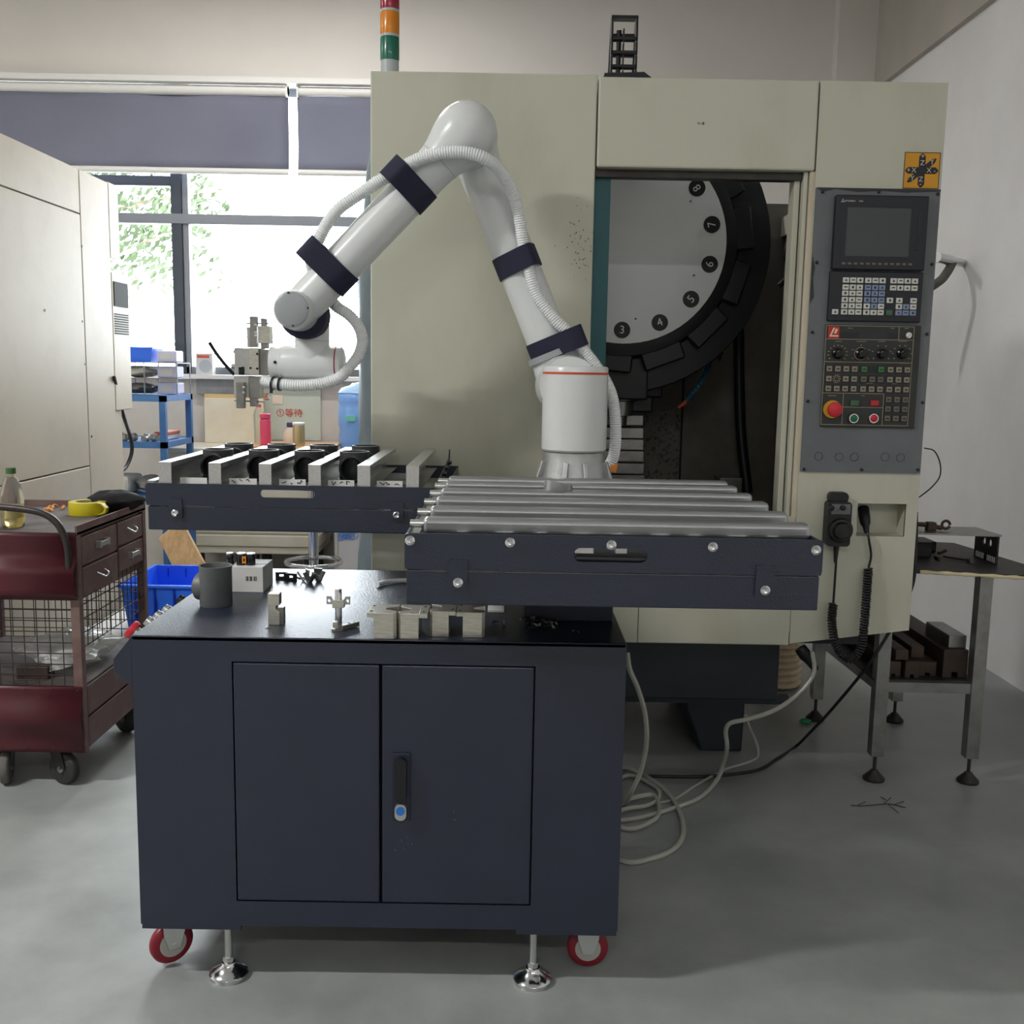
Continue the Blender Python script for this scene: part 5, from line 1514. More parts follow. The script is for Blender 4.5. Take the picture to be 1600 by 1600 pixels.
G().rev((p.x, p.y, zc), (p.x, p.y, 3), [(0, .036), (0, .0402), (.0455, .0402), (.0455, .036), (0, .036)], 40, cap=False).build('tape_core', 'tape_core', tp, smooth=True)
G().plate([(p.x + .05, zc + .002), (p.x + .085, zc + .012), (p.x + .09, zc + .03), (p.x + .075, zc + .045), (p.x + .055, zc + .048), (p.x + .072, zc + .042), (p.x + .083, zc + .029), (p.x + .078, zc + .016)], [], 'y', p.y - .06, p.y - .035).build('tape_end', 'tape_yellow', tp)
def blob(name, mat, label, cat, c, sx, sy_, sz, amp=.3, n=20, seed=1, group=None):
    rnd = random.Random(seed)
    ph = [rnd.uniform(0, 6.28) for _ in range(8)]
    vs = []; fs = []; R2 = n // 2
    for i in range(R2 + 1):
        th = PI * i / R2
        for k in range(n):
            q = 2 * PI * k / n
            m_ = 1 + amp * (.5 * math.sin(3 * q + ph[0] + 2 * th) + .35 * math.sin(5 * q + ph[1] - 3 * th) + .3 * math.sin(7 * th + ph[2] + 2 * q) + .25 * rnd.uniform(-1, 1))
            z = max(0, sz * .5 + sz * .5 * math.cos(th) * (1 + .3 * (m_ - 1)))
            vs.append((c[0] + sx / 2 * math.sin(th) * math.cos(q) * m_, c[1] + sy_ / 2 * math.sin(th) * math.sin(q) * m_, c[2] + z))
    for i in range(R2):
        for k in range(n):
            k2 = (k + 1) % n
            fs.append((i * n + k, (i + 1) * n + k, (i + 1) * n + k2, i * n + k2))
    o = G().add(vs, fs).build(name, mat, smooth=60, origin=c)
    return tag(o, label, cat, group)
p = fl(190, 796, zc)
blob('cloth_bag', 'black_cloth', 'black crumpled cloth bag at the back of the red cart top', 'bag', (p.x - .01, 3.68, zc), .19, .14, .075, .22, 26, 5)
for k, (x, y) in enumerate(((68, 799), (76, 797), (83, 800), (90, 793), (97, 795))):
    p = fl(x, y, zc)
    me = G().tube(smooth_path([(0, 0, .004), (.012, .006, .012), (.022, 0, .004), (.03, .008, .010)], 4), .004, 6).mesh('wood_chip', 'orange_bits', True)
    o = inst('wood_chip', me, p, None, (0, 0, k * 1.3)); tag(o, 'curled orange wood chip on the red cart between bottle and tape', 'scrap', 'orange chips on the cart')
# on the lower shelf
p = fl(80, 1043, zL1)
tag(G().box(p.x - .055, p.x + .05, 3.26, 3.31, zL1, zL1 + .042).build('wood_block', 'rusty_steel', bevel=.003, origin=(p.x, 3.28, zL1)), 'brown wooden block on the lower shelf of the red cart', 'block')
blob('plastic_wrap', 'film_clear', 'crumpled clear plastic wrap on the lower cart shelf', 'plastic wrap', (-1.52, 3.45, zL1 + .001), .26, .3, .11, .5, 30, 3)

# ================================================================== FLOOR THINGS BETWEEN CART AND BENCH
tag(G().box(-1.90, -1.22, 4.25, 5.0, 0, .19).build('foam_slab', 'foam_white', bevel=.006, origin=(-1.5, 4.6, 0)), 'thick white foam slab on the floor behind the red cart', 'slab')
ca_ = at(200, 985, 4.5); cb_ = at(312, 985, 4.5)
bx0, bx1, by0, by1, bz0_, bz1_ = -1.70, -1.30, 4.40, 4.85, .19, .42
cr = thing('blue_crate', 'bright blue plastic crate on the white slab behind the cart', 'crate', ((bx0 + bx1) / 2, 4.6, bz0_))
g = G()
def flare(x0, x1, y0, y1, z0, z1, t, e):
    o_ = [(x0 + e, y0 + e, z0), (x1 - e, y0 + e, z0), (x1 - e, y1 - e, z0), (x0 + e, y1 - e, z0), (x0, y0, z1), (x1, y0, z1), (x1, y1, z1), (x0, y1, z1)]
    i_ = [(x0 + e + t, y0 + e + t, z0 + t), (x1 - e - t, y0 + e + t, z0 + t), (x1 - e - t, y1 - e - t, z0 + t), (x0 + e + t, y1 - e - t, z0 + t), (x0 + t, y0 + t, z1), (x1 - t, y0 + t, z1), (x1 - t, y1 - t, z1), (x0 + t, y1 - t, z1)]
    fs = [(3, 2, 1, 0), (8, 9, 10, 11)]
    for k in range(4):
        k2 = (k + 1) % 4
        fs += [(k, k2, k2 + 4, k + 4), (k2 + 8, k + 8, k + 12, k2 + 12), (k + 4, k2 + 4, k2 + 12, k + 12)]
    return G().add(o_ + i_, fs)
flare(bx0, bx1, by0, by1, bz0_, bz1_, .006, .025).build('crate_shell', 'crate_blue', cr)
g = G(); g.plate(rect(bx0 - .012, bx1 + .012, by0 - .012, by1 + .012), [rect(bx0 + .004, bx1 - .004, by0 + .004, by1 - .004)], 'z', bz1_ - .012, bz1_)
g.build('crate_rim', 'crate_blue', cr, bevel=.002)
for k in range(4):
    x = bx0 + .06 + k * .085
    G().box(x, x + .006, by0 - .006, by0 + .02, bz0_ + .02, bz1_ - .012).build('crate_rib', 'crate_blue_dark', cr)
    G().box(x, x + .006, by1 - .012, by1 - .004, bz0_ + .02, bz1_ - .012).build('crate_rib', 'crate_blue_dark', cr)
# plywood offcut leaning
g = G(); pa_ = [at(248, 840, 5.3), at(283, 818, 5.3), at(338, 895, 5.2), at(290, 895, 5.2)]
vs = [Vector(q) for q in pa_]; off_ = Vector((.0, .016, .006))
low = at(315, 905, 5.1)
vs = [at(248, 842, 5.35), at(282, 812, 5.4), at(372, 980, 5.15), at(320, 985, 5.15)]
tag(G().add(vs + [v + off_ for v in vs], [(0, 1, 2, 3), (7, 6, 5, 4), (0, 4, 5, 1), (1, 5, 6, 2), (2, 6, 7, 3), (3, 7, 4, 0)]).build('plywood_offcut', 'plywood', origin=vs[3]), 'splintered plywood offcut leaning behind the blue crate', 'board')
# chrome stool base
p = fl(490, 878, .28)
st = thing('bar_stool', 'chrome stool post with ring footrest behind the cabinet', 'stool', (p.x, p.y, 0))
G().rev((p.x, p.y, 0), (p.x, p.y, 2), [(0, .2), (.008, .2), (.03, .05), (.05, .03), (.06, .028)], 36).build('base', 'chrome', st, smooth=True)
G().cyl((p.x, p.y, .05), (p.x, p.y, .70), .028, n=20).build('post', 'chrome', st, smooth=True)
ring = [(p.x + .155 * math.cos(2 * PI * k / 36), p.y + .155 * math.sin(2 * PI * k / 36), .28) for k in range(37)]
G().tube(ring, .012, 10).build('footrest_ring', 'chrome', st, smooth=True)
G().rev((p.x, p.y, .70), (p.x, p.y, 2), [(0, .12), (.01, .17), (.04, .18), (.06, .16), (.065, 0)], 32).build('seat', 'black_plastic', st, smooth=True)

# ================================================================== BACK OF THE ROOM
# blue steel rack
RKY0, RKY1 = 5.75, 6.25
RKX1 = at(258, 640, RKY0).x; RKX0 = RKX1 - .62
rzT = at(250, 618, RKY0).z; rzM = at(250, 691, RKY0).z; rzB = at(250, 775, RKY0).z
rk_ = thing('steel_rack', 'blue painted steel rack beside the window wall', 'rack', ((RKX0 + RKX1) / 2, 6.0, 0))
for xx in (RKX0, RKX1 - .035):
    for yy in (RKY0, RKY1 - .035):
        G().box(xx, xx + .035, yy, yy + .035, 0, rzT).build('post', 'rack_blue', rk_, bevel=.002)
for z_ in (rzT, rzM, rzB):
    g = G()
    g.box(RKX0, RKX1, RKY0, RKY0 + .004, z_ - .035, z_); g.box(RKX0, RKX1, RKY1 - .004, RKY1, z_ - .035, z_)
    g.box(RKX0, RKX0 + .004, RKY0, RKY1, z_ - .035, z_); g.box(RKX1 - .004, RKX1, RKY0, RKY1, z_ - .035, z_)
    g.box(RKX0 + .004, RKX1 - .004, RKY0 + .004, RKY1 - .004, z_ - .012, z_ - .004)
    g.build('shelf', 'rack_blue', rk_)
# tiered tray stand on the rack
tsx0, tsx1 = RKX1 - .50, RKX1 - .005
tz_ = [at(250, 591, RKY0 + .1).z, at(250, 566, RKY0 + .1).z]
ts = thing('tiered_stand', 'thin wire stand with two open tiers on the blue rack', 'stand', ((tsx0 + tsx1) / 2, 6.0, rzT))
for z_ in tz_: G().box(tsx0, tsx1, RKY0 + .24, RKY1 - .01, z_ - .005, z_).build('tier', 'frame_grey', ts)
for xx in (tsx0, tsx0 + .16, tsx0 + .3, tsx1 - .006):
    for yy in (RKY0 + .24, RKY1 - .016): G().box(xx, xx + .006, yy, yy + .006, rzT, tz_[1]).build('upright', 'frame_grey', ts)
lv = [rzT, tz_[0], tz_[1]]
for k, nm in enumerate(('lilac printed carton on the bottom tier of the rack stand', 'lilac printed carton on the middle tier of the rack stand', 'lilac printed carton on the top tier of the rack stand')):
    t = thing('lilac_carton', nm, 'box', (RKX1 - .07, RKY1 - .15, lv[k]), 'lilac cartons on the rack')
    G().box(RKX1 - .135, RKX1 - .022, RKY1 - .22, RKY1 - .08, lv[k], lv[k] + .068).build('carton_body', 'box_lilac', t, bevel=.008)
    G().box(RKX1 - .115, RKX1 - .045, RKY1 - .2215, RKY1 - .22, lv[k] + .018, lv[k] + .05).build('printed_label', 'print_white', t)
blob('plastic_bag', 'bag_grey', 'grey crumpled bag on the bottom tier of the rack stand', 'bag', (RKX1 - .26, RKY0 + .36, lv[0]), .22, .16, .062, .3, 22, 11)
blob('plastic_bag', 'bag_white', 'white crumpled bag on the middle tier of the rack stand', 'bag', (RKX1 - .26, RKY0 + .36, lv[1]), .2, .16, .066, .3, 22, 12)
blob('plastic_bag', 'bag_white', 'pale bag left of the small blue bin on the rack stand', 'bag', (RKX1 - .405, RKY0 + .36, lv[2]), .12, .14, .075, .3, 22, 13)
sb = thing('small_bin', 'small blue plastic bin on top of the rack stand', 'bin', (RKX1 - .23, RKY0 + .36, lv[2]))
flare(RKX1 - .32, RKX1 - .152, RKY0 + .26, RKY0 + .46, lv[2], lv[2] + .085, .004, .02).build('bin_shell', 'crate_blue', sb)
G().plate(rect(RKX1 - .326, RKX1 - .148, RKY0 + .254, RKY0 + .466), [rect(RKX1 - .318, RKX1 - .156, RKY0 + .262, RKY0 + .458)], 'z', lv[2] + .078, lv[2] + .087).build('bin_rim', 'crate_blue', sb)
# middle shelf parts
names = ['nearest the left end', 'second along', 'third along', 'fourth along', 'fifth along', 'sixth along', 'nearest the front post']
for k in range(7):
    x = RKX1 - .40 + k * .048
    me = G().rev((0, 0, 0), (1, .2, 0), [(0, .018), (.01, .024), (.03, .022), (.045, .016), (.06, .018)], 12).mesh('metal_part', 'mixed_parts', True)
    o = inst('metal_part', me, (x, RKY0 + .1 + .03 * (k % 3), rzM + .02), None, (0, .2 * (k % 2), k * .9))
    tag(o, 'rounded silver part on the middle rack shelf, ' + names[k], 'metal part', 'parts on the middle rack shelf')
tag(G().box(RKX1 - .13, RKX1 - .06, RKY0 + .2, RKY0 + .44, rzM, rzM + .025).build('flat_carton', 'white_card', bevel=.002, origin=(RKX1 - .1, RKY0 + .3, rzM)), 'flat white carton on the middle shelf behind the post', 'box')
tag(G().box(RKX1 - .135, RKX1 - .055, RKY0 + .2, RKY0 + .42, rzM + .025, rzM + .045).build('orange_tool_case', 'orange_part', bevel=.004, origin=(RKX1 - .1, RKY0 + .3, rzM + .025)), 'orange tool case on the flat white carton', 'case')
# lower shelf
tag(G().box(RKX1 - .42, RKX1 - .24, RKY0 + .06, RKY0 + .3, rzB, rzB + .10).build('white_canister', 'foam_white', bevel=.02, origin=(RKX1 - .33, RKY0 + .2, rzB)), 'white plastic canister on the lower rack shelf', 'canister')
blob('cloth_bundle', 'bag_grey', 'grey bundle on the lower rack shelf beside the canister', 'bundle', (RKX1 - .16, RKY0 + .2, rzB), .16, .2, .1, .2, 20, 21)

# window sill box
p = at(318, 583, 6.86)
bxo = thing('photo_carton', 'square white carton printed with a round picture on the sill', 'box', (p.x, 6.9, 1.315))
a = at(306, 570, 6.86).x; b = at(332, 570, 6.86).x; zt_ = at(318, 552, 6.86).z
G().box(a, b, 6.86, 6.93, 1.315, zt_).build('carton_body', 'white_card', bxo, bevel=.001)
G().cyl(((a + b) / 2 + .008, 6.86, 1.37), ((a + b) / 2 + .008, 6.8585, 1.37), .042, n=28).build('round_picture', 'lens_grey', bxo)
G().box(a + .01, b - .02, 6.8585, 6.86, zt_ - .03, zt_ - .012).build('printed_title', 'red_print', bxo)

# cream workbench
BY0, BY1 = 6.33, 6.84
BX0 = at(257, 720, BY0).x; BX1 = at(497, 860, BY0).x
bzT = at(400, 702, BY0).z; bzB = at(400, 866, BY0).z
wb = thing('workbench', 'cream cupboard workbench along the window wall', 'workbench', ((BX0 + BX1) / 2, 6.6, 0))
G().box(BX0 + .02, BX1 - .02, BY0 + .02, BY1, bzB + .12, bzT - .03).build('bench_body', 'bench_cream', wb)
G().box(BX0, BX1, BY0, BY1, bzT - .03, bzT).build('bench_top', 'bench_cream', wb, bevel=.006)
G().box(BX0 + .0, BX1, BY0 + .005, BY1, bzB + .045, bzB + .12).build('plinth', 'bench_cream', wb, bevel=.008)
G().box(BX0 + .02, BX1 - .01, BY0 + .012, BY1, bzB + .0, bzB + .042).build('plinth', 'bench_cream', wb, bevel=.006)
wq_ = (BX1 - BX0 - .08) / 2
for k in range(2):
    x0_ = BX0 + .035 + k * (wq_ + .01)
    d = G().box(x0_, x0_ + wq_, BY0 + .008, BY0 + .02, bzT - .16, bzT - .045).build('drawer', 'bench_cream', wb, bevel=.004)
    G().box(x0_ + wq_ * .25, x0_ + wq_ * .75, BY0 + .004, BY0 + .009, bzT - .11, bzT - .09).build('drawer_pull', 'lower_wall_paint', d, bevel=.002)
    d = G().box(x0_, x0_ + wq_, BY0 + .008, BY0 + .02, bzB + .13, bzT - .17).build('cupboard_door', 'bench_cream', wb, bevel=.004)
    G().box(x0_ + .02 + (wq_ - .06) * (1 - k), x0_ + .035 + (wq_ - .06) * (1 - k), BY0 - .004, BY0 + .008, bzT - .35, bzT - .25).build('door_pull', 'zinc', d)
for xx in (BX0 + .05, BX0 + .5, BX1 - .1):
    G().box(xx, xx + .05, BY0 + .06, BY0 + .12, 0, bzB).build('bench_leg', 'dark_steel', wb)
    G().box(xx, xx + .05, BY1 - .12, BY1 - .06, 0, bzB).build('bench_leg', 'dark_steel', wb)
# items on it
wbd = G().box(at(375, 695, BY0).x, at(516, 695, BY0).x, BY0 + .02, BY1, bzT, bzT + .018).build('wooden_board', 'bench_wood', bevel=.003, origin=(-1.4, 6.6, bzT))
tag(wbd, 'pinkish wooden board lying on the right half of the bench', 'board')
tag(G().box(at(302, 690, 6.55).x, at(398, 690, 6.55).x, 6.80, 6.835, bzT, at(350, 622, 6.8).z).build('cream_panel', 'board_cream', bevel=.004, origin=(-1.9, 6.81, bzT)), 'cream painted panel leaning on the wall above the bench', 'panel')
tag(G().box(at(302, 690, 6.55).x, at(398, 690, 6.55).x, 6.81, 6.835, at(350, 622, 6.8).z, at(350, 616, 6.8).z).build('wooden_batten', 'board_edge', bevel=.002, origin=(-1.9, 6.82, 1.1)), 'thin wooden batten along the top of the cream panel', 'batten')
tag(G().box(at(308, 600, 6.87).x, at(385, 600, 6.87).x, 6.85, 6.893, at(350, 616, 6.87).z, at(350, 592, 6.87).z).build('notice_panel', 'board_grey', bevel=.003, origin=(-1.9, 6.87, 1.2)), 'smudged grey panel on the wall under the window', 'panel')
gbd = thing('wall_notice', 'pale green wall board with red characters above the bench', 'notice board', (-1.3, 6.89, .9))
gx0, gx1 = at(402, 640, 6.88).x, at(501, 640, 6.88).x
G().box(gx0, gx1, 6.88, 6.893, bzT + .02, at(450, 598, 6.88).z).build('board', 'board_green', gbd)
front_text('①等待', .06, 'red_print', at(452, 646, 6.878), gbd)
front_text('区', .05, 'red_print', at(415, 620, 6.878), gbd)
p = at(434, 624, 6.878); G().box(p.x - .035, p.x + .035, 6.876, 6.88, p.z - .03, p.z + .03).build('paper_note', 'label_cream', gbd)
zb_ = bzT + .018
def bottle(name, label, cat, px_, yw, prof, mt, cap=None):
    p = at(px_, 690, yw)
    t = thing(name, label, cat, (p.x, yw, zb_))
    G().rev((p.x, yw, zb_), (p.x, yw, 3), prof, 24).build('body', mt, t, smooth=True)
    if cap: G().rev((p.x, yw, zb_ + cap[0]), (p.x, yw, 3), [(0, cap[2]), (.002, cap[2] * 1.05), (cap[1] - .004, cap[2] * 1.05), (cap[1], cap[2] * .9)], 20).build('lid', cap[3], t, smooth=True)
    return t, p
bottle('drink_bottle', 'bright pink drink bottle on the bench', 'bottle', 415, 6.45, [(0, .03), (.005, .034), (.15, .034), (.165, .03), (.168, .02)], 'pink_plastic', (.168, .03, .032, 'pink_plastic'))
t, p = bottle('tall_tumbler', 'clear lidded tumbler behind the pink bottle on the bench', 'tumbler', 405, 6.62, [(0, .026), (.01, .03), (.18, .034), (.2, .03), (.23, .018)], 'clear_plastic', (.23, .02, .015, 'pink_plastic'))
bottle('tin_can', 'gold tin with a white lid on the bench', 'tin', 467, 6.42, [(0, .034), (.004, .037), (.02, .038), (.12, .038), (.13, .036)], 'gold_tin', (.13, .018, .037, 'white_metal'))
bottle('squat_jar', 'squat jar with a purple lid behind the gold tin', 'jar', 455, 6.55, [(0, .045), (.01, .05), (.07, .045), (.1, .03), (.11, .024)], 'label_cream', (.11, .03, .026, 'purple_cap'))
# water bottle on dispenser
p = at(537, 690, 6.5)
wd = thing('water_dispenser', 'white water dispenser with a blue flower print', 'dispenser', (p.x, 6.55, 0))
dx0 = at(523, 860, 6.4).x
zj = at(537, 706, 6.4).z
G().box(dx0, dx0 + .32, 6.4, 6.72, .02, zj).build('dispenser_body', 'dispenser_white', wd, bevel=.012)
G().box(dx0 + .01, dx0 + .31, 6.41, 6.71, 0, .03).build('dispenser_base', 'dispenser_white', wd)
G().box(dx0 - .0, dx0 + .02, 6.392, 6.4, .04, zj - .02).build('edge_trim', 'lower_wall_paint', wd)
g = G(); fp = at(541, 842, 6.4)
for k in range(7):
    q = math.radians(20 + k * 25); u = Vector((math.cos(q), 0, math.sin(q))); w = Vector((-u.z, 0, u.x))
    c = Vector((fp.x, 6.399, fp.z))
    for rr in (.035, .06, .085):
        g.tube(smooth_path([c, c + u * rr * .5 + w * rr * .22, c + u * rr, c + u * rr * .5 - w * rr * .22, c], 5), .0018, 4)
g.build('flower_print', 'flower_blue', wd)
xj = dx0 + .13
jg = thing('water_jug', 'big blue water jug standing on the dispenser', 'water jug', (xj, 6.56, zj))
hj = at(537, 600, 6.5).z - zj
G().rev((xj, 6.56, zj), (xj, 6.56, 3), [(0, .06), (.015, .115), (.06, .128), (.14, .122), (.16, .128), (.27, .128), (.29, .122), (.31, .128), (hj - .06, .126), (hj - .03, .10), (hj - .01, .05), (hj, .04)], 32).build('jug_body', 'jug_blue', jg, smooth=60)
G().rev((xj, 6.56, zj + hj - .055), (xj, 6.56, 3), [(0, .129), (.03, .106), (.045, .055), (.06, .04), (.065, .0)], 32).build('film_cover', 'jug_film', jg, smooth=True)
G().plate(rrect(xj - .06, xj - .0, zj + .19, zj + .225, .008), [], 'y', 6.56 - .134, 6.56 - .118).build('mint_label', 'mint_label', jg)
# grey sheeted cabinet behind the machine
sx0_ = at(553, 500, 5.0).x
g = G(); vs = []; fs = []; N = 26; rows_ = 30
z0_, z1_t = 0.02, at(575, 178, 5.0).z
for j in range(rows_ + 1):
    t_ = j / rows_; z = z0_ + (z1_t - z0_) * t_
    shr = 0 if t_ < .72 else ((t_ - .72) / .28) ** 2.2 * .11
    for k in range(N):
        q = 2 * PI * k / N
        rx_ = (.17 - shr) * (1 + .04 * math.sin(3 * q + z * 9) + .03 * math.sin(7 * q - z * 13)); ry_ = .22 * (1 + .04 * math.sin(2 * q + z * 5))
        cq, sq = math.cos(q), math.sin(q)
        s_ = (abs(cq) ** 4 + abs(sq) ** 4) ** -.25
        vs.append((sx0_ + .175 + rx_ * cq * s_, 5.22 + ry_ * sq * s_, z))
for j in range(rows_):
    for k in range(N):
        k2 = (k + 1) % N
        fs.append((j * N + k, j * N + k2, (j + 1) * N + k2, (j + 1) * N + k))
fs.append(tuple(rows_ * N + k for k in range(N))); fs.append(tuple(reversed(range(N))))
tag(G().add(vs, fs).build('sheeted_cabinet', 'tarp_grey', smooth=60, origin=(sx0_ + .17, 5.2, 0)), 'tall thing under a grey plastic sheet left of the cream machine', 'covered cabinet')

# ================================================================== RIGHT SIDE TABLE
feet = [(1.273, 3.377), (1.595, 3.370), (1.250, 3.991), (1.568, 3.984)]
tb = thing('steel_table', 'bare steel work table by the right wall', 'table', (1.42, 3.68, 0))
for k, (x, y) in enumerate(feet):
    G().box(x - .022, x + .022, y - .022, y + .022, .09, .735).build('leg', 'steel', tb, bevel=.002)
    f_ = G().rev((x, y, 0), (x, y, 1), [(0, .036), (.008, .037), (.03, .016), (.036, .012)], 24).build('levelling_foot', 'dark_steel', tb, smooth=True)
    G().cyl((x, y, .034), (x, y, .092), .006, n=10).build('threaded_rod', 'dark_steel', f_, smooth=True)
zsh = at(1450, 1063, 3.38).z
for (a, b) in ((0, 1), (2, 3), (0, 2), (1, 3)):
    G().obox((feet[a][0], feet[a][1], zsh - .02), (feet[b][0], feet[b][1], zsh - .02), .03, .035).build('stretcher', 'steel', tb)
G().box(1.25, 1.60, 3.37, 3.99, zsh - .003, zsh + .003).build('lower_shelf', 'dark_steel', tb)
G().plate([(1.19, 3.362), (1.65, 3.27), (1.80, 3.30), (1.72, 3.90), (1.19, 4.04)], [], 'z', .735, .748).build('table_top', 'dark_steel', tb, bevel=.002)
g = G().tube(smooth_path([(1.36, 3.325, .742), (1.5, 3.298, .741), (1.65, 3.266, .740), (1.72, 3.278, .735), (1.80, 3.296, .732)], 8), lambda i: .006 + .0015 * math.sin(i * 1.7), 8)
g.build('glued_edge', 'sealant', tb, smooth=True)
# bridge bracket
zbt = .852
bb = thing('bridge_bracket', 'dark folded steel bridge with two holes on the table', 'bracket', (1.55, 3.55, .748))
G().plate([(1.36, 3.46), (1.676, 3.44), (1.668, 3.62), (1.36, 3.62)], [], 'z', zbt - .006, zbt).build('bridge_plate', 'steel', bb)
ya_, yb2 = 3.44, 3.62
h1 = at(1538, 847, 3.5); h2 = at(1548, 849, 3.5)
G().plate(rect(3.445, 3.615, .748, zbt - .006), [circ(3.50, .815, .013, 16), circ(3.545, .815, .013, 16)], 'x', 1.666, 1.672).build('bridge_leg', 'black_iron', bb)
G().plate(rect(3.465, 3.615, .748, zbt - .006), [], 'x', 1.362, 1.368).build('bridge_leg', 'black_iron', bb)
for k in range(10):
    y = 3.455 + k * .013 + (.02 if k > 4 else 0)
    G().box(1.664, 1.666, y, y + .004, .752, .772).build('scale_tick', 'white_metal', bb)
tag(G().box(1.37, 1.50, 3.58, 3.68, .748, .80).build('steel_block', 'black_iron', bevel=.002, origin=(1.43, 3.63, .748)), 'upper black steel block under the bridge bracket', 'metal block')
tag(G().box(1.385, 1.56, 3.685, 3.80, .748, .785).build('steel_block', 'black_iron', bevel=.002, origin=(1.47, 3.74, .748)), 'long low black steel block behind the bridge bracket', 'metal block')
p = fl(1450, 825, zbt)
w_ = thing('tool_clamp', 'rusty pipe clamp lying on the bridge bracket', 'clamp', (1.46, 3.53, zbt))
G().tube(smooth_path([(1.38, 3.55, zbt + .012), (1.42, 3.53, zbt + .02), (1.46, 3.52, zbt + .018), (1.50, 3.51, zbt + .010)], 5), .008, 8).build('clamp_arm', 'rusty_steel', w_, smooth=True)
G().tube([(1.513 + .014 * math.cos(q * .5), 3.51, zbt + .022 + .014 * math.sin(q * .5)) for q in range(13)], .005, 8).build('clamp_ring', 'rusty_steel', w_, smooth=True)
G().box(1.45, 1.48, 3.505, 3.535, zbt, zbt + .03).build('clamp_block', 'rusty_steel', w_, bevel=.003)
def rod(name, x0, y0, x1, y1, z, r, label, cat):
    tag(G().cyl((x0, y0, z + r), (x1, y1, z + r), r, n=10).build(name, 'rusty_steel', smooth=True, origin=((x0 + x1) / 2, (y0 + y1) / 2, z)), label, cat)
a = fl(1474, 872, .748); b = fl(1511, 878, .748)
t = thing('hex_bolt', 'long dark bolt lying near the table front edge', 'bolt', (a.x, a.y, .748))
G().cyl((a.x, a.y, .754), (b.x, b.y, .754), .004, n=10).build('shank', 'rusty_steel', t, smooth=True)
G().cyl((b.x, b.y, .755), (b.x + .008, b.y - .001, .755), .007, n=6).build('head', 'rusty_steel', t)
a = fl(1466, 866, .748); b = fl(1477, 861, .748)
rod('short_pin', a.x, a.y, b.x, b.y, .748, .005, 'short dark pin lying on the table behind the bolt', 'pin')
a = fl(1461, 873, .748); b = fl(1468, 876, .748)
rod('steel_offcut', a.x, a.y, b.x, b.y, .748, .006, 'tiny dark steel offcut beside the long bolt', 'offcut')
# steel bars on the lower shelf
z = zsh + .003
barsd = [(1.325, 3.40, 3.92, .05, .055, 0, 'rusty square steel bar at the left of the lower shelf'),
         (1.385, 3.39, 3.95, .05, .06, 0, 'grooved steel bar second from the left on the lower shelf'),
         (1.45, 3.42, 3.95, .06, .05, 0, 'thick steel bar in the middle of the lower shelf'),
         (1.535, 3.40, 3.96, .085, .10, 0, 'large long steel bar under the small pale block')]
for (x, y0, y1, w, h, dz, nm) in barsd:
    t = thing('steel_bar', nm, 'steel bar', (x, (y0 + y1) / 2, z), 'steel bars on the lower table shelf')
    G().plate([(x - w / 2, z), (x - w * .12, z), (x - w * .12, z + h * .2), (x + w * .12, z + h * .2), (x + w * .12, z), (x + w / 2, z), (x + w / 2, z + h), (x - w / 2, z + h)], [], 'y', y0, y1).build('bar_body', 'rusty_steel', t, bevel=.003)
for (x, y0, y1, w, h, nm) in ((1.35, 3.40, 3.80, .045, .035, 'steel bar lying on top of the two left bars'), (1.415, 3.43, 3.9, .045, .04, 'steel bar lying across the middle bars')):
    zz = z + (.061 if x > 1.4 else .0605)
    tag(G().box(x - w / 2, x + w / 2, y0, y1, zz, zz + h).build('steel_bar', 'rusty_steel', bevel=.003, origin=(x, 3.6, zz)), nm, 'steel bar', 'steel bars on the lower table shelf')
tag(G().box(1.515, 1.576, 3.42, 3.62, z + .10, z + .145).build('pale_block', 'steel', bevel=.003, origin=(1.54, 3.5, z + .10)), 'small pale steel block on top of the large bar', 'metal block')
# green rag under one foot
p = fl(1262, 1126)
blob('green_cloth', 'green_cloth', 'green scrap of cloth at the far table foot', 'cloth', (p.x - .02, p.y - .035, 0), .05, .03, .02, .2, 12, 31)
# cream corrugated duct standing behind the machine base
p = fl(1235, 1078)
dct = thing('coiled_duct', 'cream corrugated flexible duct standing on the floor behind the machine', 'duct', (p.x - .03, p.y + .06, 0))
prof = []
for k in range(14):
    z_ = .03 * k
    prof += [(z_, .085), (z_ + .012, .1), (z_ + .022, .1)]
G().rev((p.x - .035, p.y + .08, 0), (p.x - .035, p.y + .08, 1), prof, 28).build('duct_wall', 'rope_cream', dct, smooth=50)

# chrome air line fixed to the right wall
pq = Vector((RX1, 5.43, at(1500, 411, 5.45).z)); v = _ray(1500, 411); pq = Vector((0, 0, CAM_H)) + v * ((RX1 - .02) / v.x)
al = thing('air_line', 'chrome pipe tee with drooping grey hose on the right wall', 'pipe', pq)
v = _ray(1463, 402); p1 = Vector((0, 0, CAM_H)) + v * (2.08 / v.x)
G().cyl(pq + Vector((.02, 0, 0)), pq.lerp(p1, .45), .022, n=12).build('pipe_tee', 'chrome', al, smooth=True)
G().cyl(pq.lerp(p1, .4), p1, .026, n=12).build('pipe', 'chrome', al, smooth=True)
m_ = pq.lerp(p1, .3)
v = _ray(1460, 445); p2 = Vector((0, 0, CAM_H)) + v * (2.1 / v.x)
v = _ray(1478, 428); p3 = Vector((0, 0, CAM_H)) + v * (2.16 / v.x)
G().tube(smooth_path([m_, p3, p2, p2 + Vector((-.2, .1, -.15))], 6), .022, 10).build('hose', 'rubber_grey', al, smooth=True)
